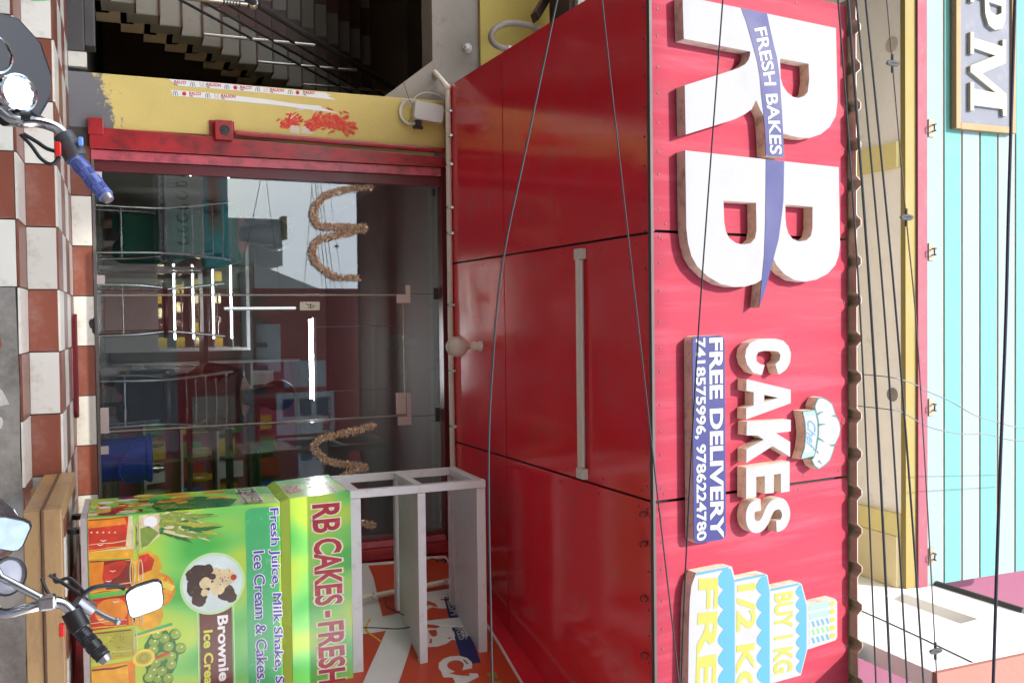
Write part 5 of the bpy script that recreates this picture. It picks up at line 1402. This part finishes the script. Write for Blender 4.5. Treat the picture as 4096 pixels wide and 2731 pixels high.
# --- right bike
b = thing('motorbike', 'parked motorbike with a chrome bar, black grip and square mirror', 'motorbike', (0.50, -4.1, 0), 'motorbikes parked before the shop')
lower_bike(b, 0.50, ('grey', (0.05, 0.05, 0.055)))
ob('handlebar', G().tube(smooth_line([(0.28, -4.15, 0.80), (0.33, -4.1, 0.82), (0.38, -4.07, 0.84), (0.42, -4.06, 0.855), (0.50, -4.05, 0.865), (0.585, -4.07, 0.868), (0.607, -4.09, 0.89), (0.600, -4.1, 0.93), (0.595, -4.1, 0.965), (0.594, -4.1, 0.985), (0.600, -4.1, 1.006), (0.622, -4.105, 1.024), (0.655, -4.115, 1.038), (0.675, -4.12, 1.05)], 5), 0.0112, 16), chrome, b, smooth=True)
ob('cross_brace', G().tube([(0.592, -4.1, 0.978), (0.53, -4.088, 0.887), (0.50, -4.08, 0.872)], 0.0085, 12), chrome, b, smooth=True)
ob('brace_clamp', G().box(0.575, 0.606, -4.118, -4.086, 0.958, 0.992), steel, b, bevel=0.006)
along_grip((0.652, -4.113, 1.034), (0.712, -4.14, 1.082), 0.0150, grip_k, b)
sh = ob('switch_housing', G().tube([(0.615, -4.103, 1.020), (0.652, -4.113, 1.037)], 0.0215, 14), black_plastic, b, smooth=True)
ob('kill_switch', G().box(0.630, 0.655, -4.148, -4.128, 0.998, 1.008), red_switch, sh, bevel=0.002)
lv = ob('lever_perch', G().tube([(0.600, -4.085, 1.03), (0.628, -4.075, 1.060)], [0.016, 0.011], 10), cast, b, smooth=True)
ob('brake_lever', G().tube(smooth_line([(0.606, -4.08, 1.052), (0.622, -4.05, 1.060), (0.636, -4.04, 1.064), (0.650, -4.045, 1.082), (0.664, -4.05, 1.107)], 6), [0.007]*10+[0.0055]*15, 10).sphere((0.665, -4.05, 1.109), 0.0085), cast, lv, smooth=True)
ms = ob('mirror_stem', G().tube(smooth_line([(0.588, -4.09, 1.040), (0.576, -4.085, 1.060), (0.574, -4.08, 1.085), (0.580, -4.075, 1.112), (0.588, -4.07, 1.125)], 6), 0.0052, 10), black_plastic, b, smooth=True)
mo = [(0.5905, 1.128), (0.584, 1.136), (0.5795, 1.150), (0.577, 1.185), (0.5795, 1.197), (0.588, 1.204), (0.628, 1.208), (0.640, 1.204), (0.645, 1.195), (0.6495, 1.150), (0.648, 1.140), (0.641, 1.1335), (0.600, 1.1265)]
def mrf(u, v, d):
    return (u, -4.085-d-(v-1.16)*-0.55, v)
ml_ = ob('mirror', G().prism([ccw(mo)], mrf, -0.018, 0.004), black_plastic, b, bevel=0.003)
ob('mirror_glass', G().prism([shrink(mo, 0.0028)], mrf, 0.004, 0.0052), mirror_m, ml_)
mo2 = [(x*1.0-0.185, z-0.255) for x, z in mo]
def mrf2(u, v, d):
    c, s = math.cos(-0.5), math.sin(-0.5)
    du, dv = u-0.425, v-0.91
    return (0.425+du*c-dv*s, -4.14-d+dv*0.5, 0.905+du*s+dv*c)
ml_ = ob('mirror', G().prism([ccw(mo2)], mrf2, -0.018, 0.004), black_plastic, b, bevel=0.003)
ob('mirror_glass', G().prism([shrink(mo2, 0.0028)], mrf2, 0.004, 0.0052), M('dull_mirror', (0.45, 0.47, 0.42), 0.15, metal=1, var=0.4, vs=30), ml_)
gg = ob('gauge', G().lathe([(0.036, -0.03), (0.040, 0.006), (0.037, 0.012), (0.034, 0.006), (0.0, 0.004)], (0.535, -4.06, 0.892), gn, 24), M('gauge_back', (0.40, 0.38, 0.38), 0.35, metal=0.8), b, smooth=True)
ob('gauge_ring', G().lathe([(0.041, 0.0), (0.041, 0.013), (0.036, 0.014)], (0.535, -4.06, 0.892), gn, 24), black_plastic, gg, smooth=True)
ob('cable', G().tube(smooth_line([(0.545, -4.05, 0.985), (0.565, -4.04, 0.988), (0.560, -4.04, 1.015), (0.590, -4.06, 1.045)], 6), 0.004, 8).tube(smooth_line([(0.545, -4.05, 0.975), (0.565, -4.05, 1.00), (0.585, -4.07, 1.03), (0.602, -4.08, 1.05)], 6), 0.004, 8).tube(smooth_line([(0.55, -4.05, 0.96), (0.585, -4.06, 0.975), (0.595, -4.07, 1.0)], 6), 0.0036, 8), cable_black, b, smooth=True)
# ================================================================ inside the shop
def copy_tree(src, loc, rz, label):
    c = src.copy()
    COL.objects.link(c)
    c.location = loc
    c.rotation_euler.z = rz
    c['label'] = label
    for ch in src.children:
        d_ = ch.copy()
        COL.objects.link(d_)
        d_.parent = c
        for g_ in ch.children:
            e_ = g_.copy()
            COL.objects.link(e_)
            e_.parent = d_
    return c
ch0 = thing('steel_chair', 'steel tube chair nearest the right edge of the glass door', 'chair', (0, 0, 0), 'steel chairs inside the shop')
for s in (-1, 1):
    ob('back_leg', G().tube(smooth_line([(s*0.155, -0.20, 0.005), (s*0.150, -0.19, 0.25), (s*0.150, -0.18, 0.42), (s*0.165, -0.21, 0.60), (s*0.195, -0.25, 0.85)], 5), 0.0105, 10), steel, ch0, smooth=True, local=True)
    ob('front_leg', G().tube(smooth_line([(s*0.17, 0.20, 0.005), (s*0.165, 0.19, 0.25), (s*0.15, 0.15, 0.41)], 5), 0.0105, 10), steel, ch0, smooth=True, local=True)
for z in (0.545, 0.605, 0.670, 0.735, 0.80):
    w2 = 0.155+(z-0.5)*0.11
    y2 = -0.20-(z-0.55)*0.16
    ob('back_rung', G().tube([(-w2, y2, z), (0, y2-0.012, z+0.004), (w2, y2, z)], 0.006, 8), steel, ch0, smooth=True, local=True)
ob('stretcher', G().tube([(-0.152, -0.19, 0.16), (0.152, -0.19, 0.16)], 0.008, 8), steel, ch0, smooth=True, local=True)
ob('stretcher', G().tube([(-0.167, 0.195, 0.16), (0.167, 0.195, 0.16)], 0.008, 8), steel, ch0, smooth=True, local=True)
ob('seat', G().lathe([(0.0, 0.0), (0.19, 0.0), (0.20, 0.012), (0.195, 0.03), (0.0, 0.035)], (0, 0, 0.415), seg=26), M('seat_vinyl', (0.05, 0.025, 0.018), 0.4, var=0.2), ch0, smooth=True, local=True)
ch0.location = (0.535, 0.56, FLOOR)
copy_tree(ch0, (-0.09, 0.62, FLOOR), math.pi, 'steel tube chair behind the door handle, facing the street')
copy_tree(ch0, (-0.62, 0.56, FLOOR), 0.0, 'steel tube chair behind the left glass panel')
# water drum with loop handle
t = thing('water_drum', 'blue plastic drum with a lid and handle inside the right glass panel', 'drum', (0.915, 0.47, FLOOR))
blue_p = M('blue_drum_plastic', (0.015, 0.045, 0.45), 0.35, var=0.15)
ob('body', G().lathe([(0.0, 0.0), (0.135, 0.0), (0.142, 0.02), (0.150, 0.28), (0.162, 0.29), (0.162, 0.305), (0.150, 0.306)], (0.915, 0.47, FLOOR), seg=30), blue_p, t, smooth=True)
ob('lid', G().lathe([(0.166, 0.296), (0.166, 0.318), (0.140, 0.325), (0.0, 0.328)], (0.915, 0.47, FLOOR), seg=30), blue_p, t, smooth=True)
ob('handle', G().tube(smooth_line([(0.758, 0.42, FLOOR+0.27), (0.80, 0.31, FLOOR+0.20), (0.90, 0.29, FLOOR+0.13), (1.0, 0.30, FLOOR+0.12), (1.05, 0.37, FLOOR+0.16), (1.07, 0.44, FLOOR+0.26)], 6), 0.007, 8), blue_p, t, smooth=True)
# lit display case
t = thing('display_case', 'lit glass display case of cakes at the back of the shop', 'display case', (-0.2, 2.8, FLOOR))
alu = M('case_aluminium', (0.55, 0.55, 0.54), 0.35, metal=0.6)
ob('base', G().box(-0.72, 0.26, 2.55, 3.1, FLOOR, 1.38), M('case_panel', (0.45, 0.43, 0.40), 0.4, var=0.1), t)
for x in (-0.72, 0.235):
    for y in (2.55, 3.075):
        ob('upright', G().box(x, x+0.025, y, y+0.025, 1.381, 2.14), alu, t)
led = M('led_strip', (0.95, 0.97, 1.0), 0.3, emit=6.0, var=0.0)
for z in (1.512, 1.672, 1.845, 2.003):
    sh = ob('shelf', G().box(-0.694, 0.234, 2.56, 3.07, z+0.012, z+0.022), alu, t)
    ob('led_strip', G().box(-0.61, 0.15, 2.575, 2.590, z, z+0.0115), led, sh)
ob('top', G().box(-0.72, 0.26, 2.55, 3.1, 2.141, 2.17), alu, t)
ob('case_glass', G().box(-0.69, 0.23, 2.552, 2.558, 1.382, 2.14), glass_dark, t)
gold = M('gold_box', (0.60, 0.40, 0.06), 0.3, metal=0.6, var=0.4, vs=20)
ORD = ('first from left', 'second from left', 'third from left', 'fourth from left', 'fifth from left', 'sixth from left', 'seventh from left')
SHN = {1.383: 'lowest', 1.535: 'second', 1.695: 'third', 1.868: 'top'}
k = 0
for z, n_ in ((1.383, 7), (1.535, 6), (1.695, 7), (1.868, 5)):
    for i in range(n_):
        x = -0.62+0.80*i/(n_-1)
        kind = (k % 3)
        if kind == 0:
            ob('cake_box', G().box(x-0.045, x+0.045, 2.66, 2.78, z+0.001, z+0.07), gold, label='gold cake box, %s on the %s shelf of the lit display case' % (ORD[i], SHN[z]), cat='box', group='gold boxes in the display case')
        else:
            ob('cake', G().lathe([(0.0, 0.0), (0.05, 0.0), (0.05, 0.05), (0.042, 0.06), (0.0, 0.062)], (x, 2.72, z+0.001), seg=16), (i_cream, i_choc)[kind-1], label='%s round cake, %s on the %s shelf of the lit display case' % (('cream iced', 'chocolate')[kind-1], ORD[i], SHN[z]), cat='cake', group=('cream cakes in the display case', 'chocolate cakes in the display case')[kind-1], smooth=True)
        k += 1
# lit tube lamp hanging in the room
t = thing('tube_lamp', 'lit white tube lamp hanging inside the shop', 'tube light', (0.32, 1.6, 2.56))
ob('tube', G().tube([(-0.01, 1.6, 2.555), (0.654, 1.6, 2.555)], 0.013, 10), M('lit_tube', (0.92, 0.95, 1.0), 0.3, emit=26.0, var=0.0), t, smooth=True)
ob('batten', G().box(-0.03, 0.675, 1.585, 1.615, 2.575, 2.60), white_plastic, t)
ob('cord', G().tube([(0.05, 1.6, 2.60), (0.05, 1.6, 3.27)], 0.003, 6).tube([(0.6, 1.6, 2.60), (0.6, 1.6, 3.27)], 0.003, 6), white_plastic, t)
# dark shelf rack on the right
t = thing('shelf_rack', 'dark steel shelf rack inside the shop behind the juice cart', 'rack', (1.1, 1.4, FLOOR))
for x in (0.62, 1.55):
    for y in (1.2, 1.6):
        ob('upright', G().box(x, x+0.04, y, y+0.04, FLOOR, 2.10), dark_metal, t)
for z in (1.2, 1.55, 1.85, 2.06):
    ob('shelf', G().box(0.663, 1.547, 1.20, 1.64, z, z+0.02), dark_metal, t)
random.seed(4)
for i in range(8):
    x = 0.72+0.1*(i % 8)
    z = (1.221, 1.571)[i % 2]
    ob('jar', G().lathe([(0.0, 0.0), (0.038, 0.0), (0.040, 0.11), (0.028, 0.13), (0.030, 0.15), (0.0, 0.152)], (x, 1.36, z), seg=14), (i_cream, steel, i_amber)[i % 3], label='%s jar, %s along the %s shelf of the dark rack' % (('cream', 'steel', 'amber')[i % 3], ORD[min(i//2, 6)], ('lower', 'middle')[i % 2]), cat='jar', group=('cream jars on the rack', 'steel jars on the rack', 'amber jars on the rack')[i % 3], smooth=True)
# table
t = thing('table', 'dark laminate table between the chairs inside the shop', 'table', (0.2, 1.35, FLOOR))
ob('table_top', G().box(-0.45, 0.40, 1.05, 1.60, 1.66, 1.69), M('laminate', (0.06, 0.04, 0.03), 0.3, var=0.2), t, bevel=0.004)
for x in (-0.42, 0.34):
    for y in (1.08, 1.54):
        ob('leg', G().box(x, x+0.03, y, y+0.03, FLOOR, 1.659), steel, t)

# stocked wall shelf and a pink panel at the back of the room
t = thing('wall_shelf', 'cream wall shelf stacked with coloured packets at the back of the shop', 'shelf', (1.3, 4.3, FLOOR))
ob('back_panel', G().box(0.45, 2.4, 4.56, 4.598, 1.0, 2.9), M('pink_panel', (0.42, 0.10, 0.16), 0.5, var=0.1), t)
for z in (1.25, 1.62, 1.99, 2.36):
    ob('shelf_board', G().box(0.45, 2.4, 4.22, 4.559, z, z+0.025), white_plastic, t)
for x in (0.45, 2.37):
    ob('side_panel', G().box(x-0.03, x-0.001 if x < 1 else x+0.03, 4.2, 4.559, 0.95, 2.9), white_plastic, t)
pk = [('red', (0.5, 0.03, 0.03)), ('yellow', (0.65, 0.5, 0.05)), ('blue', (0.05, 0.12, 0.45)), ('white', (0.65, 0.65, 0.62)), ('green', (0.05, 0.35, 0.1)), ('orange', (0.65, 0.25, 0.03))]
random.seed(31)
for r_, z in enumerate((1.275, 1.645, 2.015, 2.385)):
    for i in range(7):
        nm_, c_ = pk[(i*2+r_*3+i//3) % 6]
        x = 0.62+0.25*i
        h_ = random.uniform(0.17, 0.27)
        wd = random.uniform(0.15, 0.21)
        ob('packet', G().hexa([(x-wd/2, 4.28, z+0.001), (x+wd/2, 4.28, z+0.001), (x+wd/2, 4.40, z+0.001), (x-wd/2, 4.40, z+0.001)], [(x-wd/2+0.01, 4.31, z+h_), (x+wd/2-0.01, 4.31, z+h_), (x+wd/2-0.01, 4.36, z+h_), (x-wd/2+0.01, 4.36, z+h_)]), M('packet_'+nm_, c_, 0.35, var=0.3, vs=12), label='%s packet, %s on the %s board of the wall shelf' % (nm_, ORD[i], ('lowest', 'second', 'third', 'top')[r_]), cat='packet', group='packets on the wall shelf')
# ---- two seated customers, half hidden by the reflections
skin_m = M('skin', (0.34, 0.17, 0.10), 0.55, var=0.1)
hair_m = M('hair', (0.012, 0.010, 0.010), 0.5, var=0.3)
def skinned(name, P_, E_, Rr, root, mat, parent, lv=2):
    me = bpy.data.meshes.new(name)
    keys = list(P_)
    off = WL[parent.as_pointer()]
    me.from_pydata([tuple(Vector(P_[k])-off) for k in keys], [(keys.index(a), keys.index(c)) for a, c in E_], [])
    o = bpy.data.objects.new(name, me)
    reg(o, parent)
    WL[o.as_pointer()] = off
    o.modifiers.new('skin', 'SKIN')
    for i, k in enumerate(keys):
        r = Rr.get(k, 0.04)
        sv = me.skin_vertices[0].data[i]
        sv.radius = (r, r) if not isinstance(r, tuple) else r
        sv.use_root = (k == root)
    s = o.modifiers.new('sub', 'SUBSURF')
    s.levels = s.render_levels = lv
    me.materials.append(mat)
    return o
def person(label, px, pyy, face, cloth, cloth2, hz=1.40):
    """seated figure: pelvis on a seat at hz, looking along the angle face"""
    t = thing('person', label, 'person', (px, pyy, FLOOR), 'customers seated inside the shop')
    fx, fy = math.cos(face), math.sin(face)
    def at(f_, s_, z):
        return (px+fx*f_-fy*s_, pyy+fy*f_+fx*s_, z)
    Pn = {'pel': at(0, 0, hz+0.06), 'sp': at(-0.02, 0, hz+0.24), 'ch': at(-0.01, 0, hz+0.42), 'nk': at(0.0, 0, hz+0.54), 'hd0': at(0.025, 0, hz+0.60), 'hd1': at(0.03, 0, hz+0.68), 'hd2': at(0.015, 0, hz+0.76)}
    En = [('pel', 'sp'), ('sp', 'ch'), ('ch', 'nk'), ('nk', 'hd0'), ('hd0', 'hd1'), ('hd1', 'hd2')]
    Rn = {'pel': 0.12, 'sp': 0.11, 'ch': (0.135, 0.10), 'nk': 0.045, 'hd0': 0.06, 'hd1': 0.085, 'hd2': 0.065}
    for s, n_ in ((1, 'l'), (-1, 'r')):
        Pn.update({'hp'+n_: at(0.03, s*0.09, hz+0.05), 'kn'+n_: at(0.40, s*0.10, hz+0.04), 'an'+n_: at(0.38, s*0.10, FLOOR+0.08), 'to'+n_: at(0.52, s*0.10, FLOOR+0.03),
                   'sh'+n_: at(-0.01, s*0.155, hz+0.45), 'el'+n_: at(0.06, s*0.21, hz+0.22), 'wr'+n_: at(0.26, s*0.15, hz+0.14), 'pa'+n_: at(0.33, s*0.13, hz+0.12)})
        En += [('pel', 'hp'+n_), ('hp'+n_, 'kn'+n_), ('kn'+n_, 'an'+n_), ('an'+n_, 'to'+n_), ('ch', 'sh'+n_), ('sh'+n_, 'el'+n_), ('el'+n_, 'wr'+n_), ('wr'+n_, 'pa'+n_)]
        Rn.update({'hp'+n_: 0.085, 'kn'+n_: 0.058, 'an'+n_: 0.036, 'to'+n_: 0.028, 'sh'+n_: 0.055, 'el'+n_: 0.038, 'wr'+n_: 0.024, 'pa'+n_: 0.03})
        for q in range(5):
            a_ = at(0.36, s*(0.10+0.016*q), hz+0.12)
            e2 = at(0.385 if q else 0.36, s*(0.095+0.018*q), hz+0.105)
            e3 = at(0.405 if q else 0.37, s*(0.095+0.018*q), hz+0.085)
            for nm, p_ in (('f0', a_), ('f1', e2), ('f2', e3)):
                Pn[nm+n_+str(q)] = p_
                Rn[nm+n_+str(q)] = 0.009
            En += [('pa'+n_, 'f0'+n_+str(q)), ('f0'+n_+str(q), 'f1'+n_+str(q)), ('f1'+n_+str(q), 'f2'+n_+str(q))]
    body = skinned('body', Pn, En, Rn, 'pel', skin_m, t)
    Pc = {k: Pn[k] for k in ('pel', 'sp', 'ch', 'hpl', 'hpr', 'knl', 'knr', 'anl', 'anr', 'shl', 'shr', 'ell', 'elr')}
    Ec = [e for e in En if e[0] in Pc and e[1] in Pc]
    Rc = {'pel': 0.155, 'sp': 0.135, 'ch': (0.155, 0.12), 'hpl': 0.12, 'hpr': 0.12, 'knl': 0.10, 'knr': 0.10, 'anl': 0.10, 'anr': 0.10, 'shl': 0.07, 'shr': 0.07, 'ell': 0.052, 'elr': 0.052}
    skinned('dress', Pc, Ec, Rc, 'pel', cloth, t)
    g = G()
    dp = [at(0.10, 0.16, hz+0.10), at(0.42, 0.17, hz+0.10), at(0.46, 0.15, hz-0.10), at(0.44, 0.15, hz-0.32), at(0.20, 0.17, hz-0.30), at(0.12, 0.17, hz-0.10)]
    dq = [at(0.10, -0.16, hz+0.10), at(0.42, -0.17, hz+0.10), at(0.46, -0.15, hz-0.10), at(0.44, -0.15, hz-0.32), at(0.20, -0.17, hz-0.30), at(0.12, -0.17, hz-0.10)]
    g.add(dp+dq, [(0, 1, 2, 3, 4, 5), (11, 10, 9, 8, 7, 6)]+[(i, 6+i, 6+(i+1) % 6, (i+1) % 6) for i in range(6)])
    ob('skirt', g, cloth, t, bevel=0.03, smooth=True)
    ob('border', G().tube([at(0.45, 0.165, hz-0.30), at(0.30, 0.175, hz-0.305), at(0.19, 0.18, hz-0.28)], 0.022, 8), cloth2, t)
    hd = Vector(at(0.0, 0, hz+0.70))
    ob('hair', G().sphere(hd+Vector((-0.03*fx, -0.03*fy, 0.03)), 0.115, 16, 10, (1, 1, 1.08)).tube([hd+Vector((-0.09*fx, -0.09*fy, 0)), hd+Vector((-0.11*fx, -0.11*fy, -0.10)), hd+Vector((-0.10*fx, -0.10*fy, -0.22))], [0.085, 0.075, 0.05], 12), hair_m, t, smooth=True)
    fc = Vector(at(0.105, 0, hz+0.675))
    ob('nose', G().tube([fc+Vector((0, 0, 0.02)), fc+Vector((0.022*fx, 0.022*fy, -0.012))], [0.007, 0.012], 8), skin_m, body, smooth=True)
    for s in (-1, 1):
        ob('eye', G().sphere(at(0.098, s*0.032, hz+0.695), 0.011, 8, 6), hair_m, body)
    ob('mouth', G().tube([at(0.102, -0.022, hz+0.635), at(0.11, 0, hz+0.633), at(0.102, 0.022, hz+0.635)], 0.006, 6), M('lips', (0.25, 0.07, 0.06), 0.5), body)
green_c = M('green_saree', (0.008, 0.10, 0.06), 0.6, var=0.2, dirt=0.15, dcol=(0.45, 0.35, 0.18), ds=30)
black_c = M('black_gold_cloth', (0.02, 0.02, 0.022), 0.6, var=0.3, dirt=0.2, dcol=(0.20, 0.15, 0.05), ds=35)
person('person in a dark green saree seated behind the left glass panel', -0.62, 0.60, math.pi/2, green_c, M('gold_border', (0.28, 0.20, 0.06), 0.6, var=0.3, vs=40), 1.40)
person('person in a black and gold dress seated behind the glass door', 0.535, 0.60, math.pi/2, black_c, M('brown_border', (0.18, 0.11, 0.05), 0.6, var=0.3, vs=40), 1.40)

# ================================================================ the other side of the street (seen mirrored in the glass, all but the added shade tower)
def op(y):
    return lambda u, v, d: (-u, y+d, v)        # plane facing the shop
oa = thing('opposite_shop', 'low shop across the street with lettered boards over a metal awning', 'building', (-5, -12, 0))
ob('wall', G().box(-9, -0.95, -15, -12.6, 0, 3.35), grey_plaster, oa)
ob('shop_opening', G().box(-9, -0.95, -12.6, -11.9, 0, 2.2), M('dark_interior', (0.03, 0.03, 0.03), 0.8), oa)
g = G()
for i in range(70):
    x = -9+0.115*i
    g.box(x, x+0.075, -11.9, -10.95, 2.22, 2.245).box(x+0.075, x+0.115, -11.9, -10.93, 2.235, 2.285)
ob('awning', g, M('galvanised', (0.75, 0.78, 0.80), 0.4, metal=0.3), oa)
ob('board', G().box(-9, -1.2, -11.25, -11.0, 2.33, 2.99), M('board_beige', (0.70, 0.66, 0.58), 0.6, var=0.1), oa)
g = G()
for i in range(11):                                # looped strokes of the board's script
    u = 1.45+i*0.20
    g.prism([ccw(stroke([(u+0.07*math.cos(a)*(0.6 if i % 2 else 1), 2.62+0.09*math.sin(a)) for a in [k_*0.55 for k_ in range(9+(i % 3))]], 0.025))], op(-11.0), 0.0, 0.004)
ob('board_script', g, black_ink, oa)
ob('board', G().box(-9, -1.0, -11.24, -10.99, 3.0, 3.40), M('board_teal', (0.18, 0.55, 0.62), 0.5), oa)
ob('board_panel', G().prism([[(1.55, 3.04), (3.2, 3.04), (3.2, 3.30), (1.55, 3.30)]], op(-10.99), 0.0, 0.004), white_vinyl, oa)
ob('board_lettering', text('Govinda', [(1.72, 3.07), (1.72, 3.27), (2.75, 3.27), (2.75, 3.07)], op(-10.985), 0.002, 0.04), red_ink, oa)
ob('board_emblem', G().prism([disc((1.35, 3.2), 0.17, 24), disc((1.35, 3.2), 0.12, 24)[::-1]], op(-10.99), 0.0, 0.005), M('emblem_blue', (0.1, 0.4, 0.6), 0.5), oa)
obb = thing('opposite_red_shop', 'dark red two-storey shop across the street with poster panels', 'building', (2, -12, 0))
rf = M('opposite_red', (0.48, 0.03, 0.04), 0.35, var=0.1)
ob('wall', G().box(-0.62, 4.6, -15, -11.3, 0, 6.0), rf, obb)
ob('cornice', G().box(-0.9, 4.6, -11.3, -10.9, 3.58, 3.78), M('cornice_grey', (0.35, 0.33, 0.31), 0.7), obb)
for i in range(5):
    ob('bracket', G().box(-0.45+0.42*i, -0.37+0.42*i, -11.3, -10.95, 3.79, 4.05), M('bracket_dark', (0.05, 0.05, 0.055), 0.6), obb)
for i, (x0, x1, z0, z1) in enumerate(((1.35, 2.15, 4.25, 5.35), (2.2, 3.0, 4.25, 5.35), (3.05, 3.9, 4.25, 5.35), (0.05, 0.95, 3.9, 4.35), (0.75, 1.25, 4.4, 5.2), (1.35, 3.9, 2.75, 3.5))):
    pn = ob('poster_panel', G().box(x0, x1, -11.299, -11.27, z0, z1), M('poster_%d' % (i % 3), ((0.68, 0.72, 0.74), (0.62, 0.65, 0.68), (0.60, 0.48, 0.40))[i % 3], 0.35, var=0.25, vs=3), obb)
    if i < 3:
        for k_ in range(3):
            ob('poster_picture', G().box(x0+0.12, x0+0.45, -11.269, -11.262, z0+0.12+0.32*k_, z0+0.34+0.32*k_), M('poster_blue', (0.04, 0.09, 0.2), 0.4, var=0.4, vs=9), pn)
ob('poster_lettering', text('METALS', [(-2.1, 5.1), (-2.1, 5.28), (-1.45, 5.28), (-1.45, 5.1)], op(-11.268), 0.001, 0.03), red_ink, obb)
ob('poster_lettering', text('METALS', [(-2.95, 5.1), (-2.95, 5.28), (-2.3, 5.28), (-2.3, 5.1)], op(-11.268), 0.001, 0.03), red_ink, obb)
ob('sign_lettering', text('SUDHA', [(-0.75, 3.34), (-0.75, 3.52), (-0.2, 3.52), (-0.2, 3.34)], op(-11.298), 0.002, 0.04), white_vinyl, obb)
ob('shopfront', G().box(0.2, 4.4, -11.3, -11.25, 0.3, 2.5), M('shopfront_grey', (0.25, 0.26, 0.27), 0.3, var=0.3, vs=2), obb)
g1 = thing('grey_block', 'plain grey block behind the low shop across the street', 'building', (-2.2, -21, 0))
ob('wall', G().box(-2.86, -1.56, -24, -20, 0, 6.2), M('block_grey', (0.60, 0.64, 0.60), 0.8, var=0.1), g1)
ob('parapet', G().box(-2.95, -2.3, -20.4, -19.9, 6.2, 6.32), M('block_cream', (0.5, 0.42, 0.25), 0.8), g1)
g2 = thing('pale_green_house', 'pale green house behind the red shop across the street', 'building', (-1, -21, 0))
ob('wall', G().box(-1.5, 4, -25, -19.5, 0, 5.3), M('pale_green_paint', (0.60, 0.70, 0.48), 0.8, var=0.1), g2)
ob('roof', G().hexa([(-1.6, -19.4, 5.31), (4.1, -19.4, 5.31), (4.1, -25, 5.31), (-1.6, -25, 5.31)], [(-0.9, -19.8, 7.2), (4.0, -19.8, 7.2), (4.0, -24.6, 7.2), (-0.9, -24.6, 7.2)]), M('pale_roof', (0.66, 0.70, 0.62), 0.8), g2)
tb = thing('shade_tower', 'tall cream block added out of view to shade the lower shopfront', 'building', (-20, -35, 0))  # unseen stepped tower, added to keep the lower shopfront in shade
ob('wall', G().box(-14.9, -8.4, -34, -30, 0, 29.65), M('tower_cream', (0.5, 0.46, 0.38), 0.85, var=0.08), tb)
ob('wall', G().box(-40, -14.9, -30.8, -30, 0, 32.6), M('tower_cream', (0.5, 0.46, 0.38), 0.85, var=0.08), tb)
wm = M('tower_window', (0.05, 0.06, 0.07), 0.15)
for i in range(9):
    for j in range(8):
        ob('window', G().box(-31+2.5*i, -29.8+2.5*i, -29.99, -29.96, 2.0+3.3*j, 3.5+3.3*j), wm, tb)
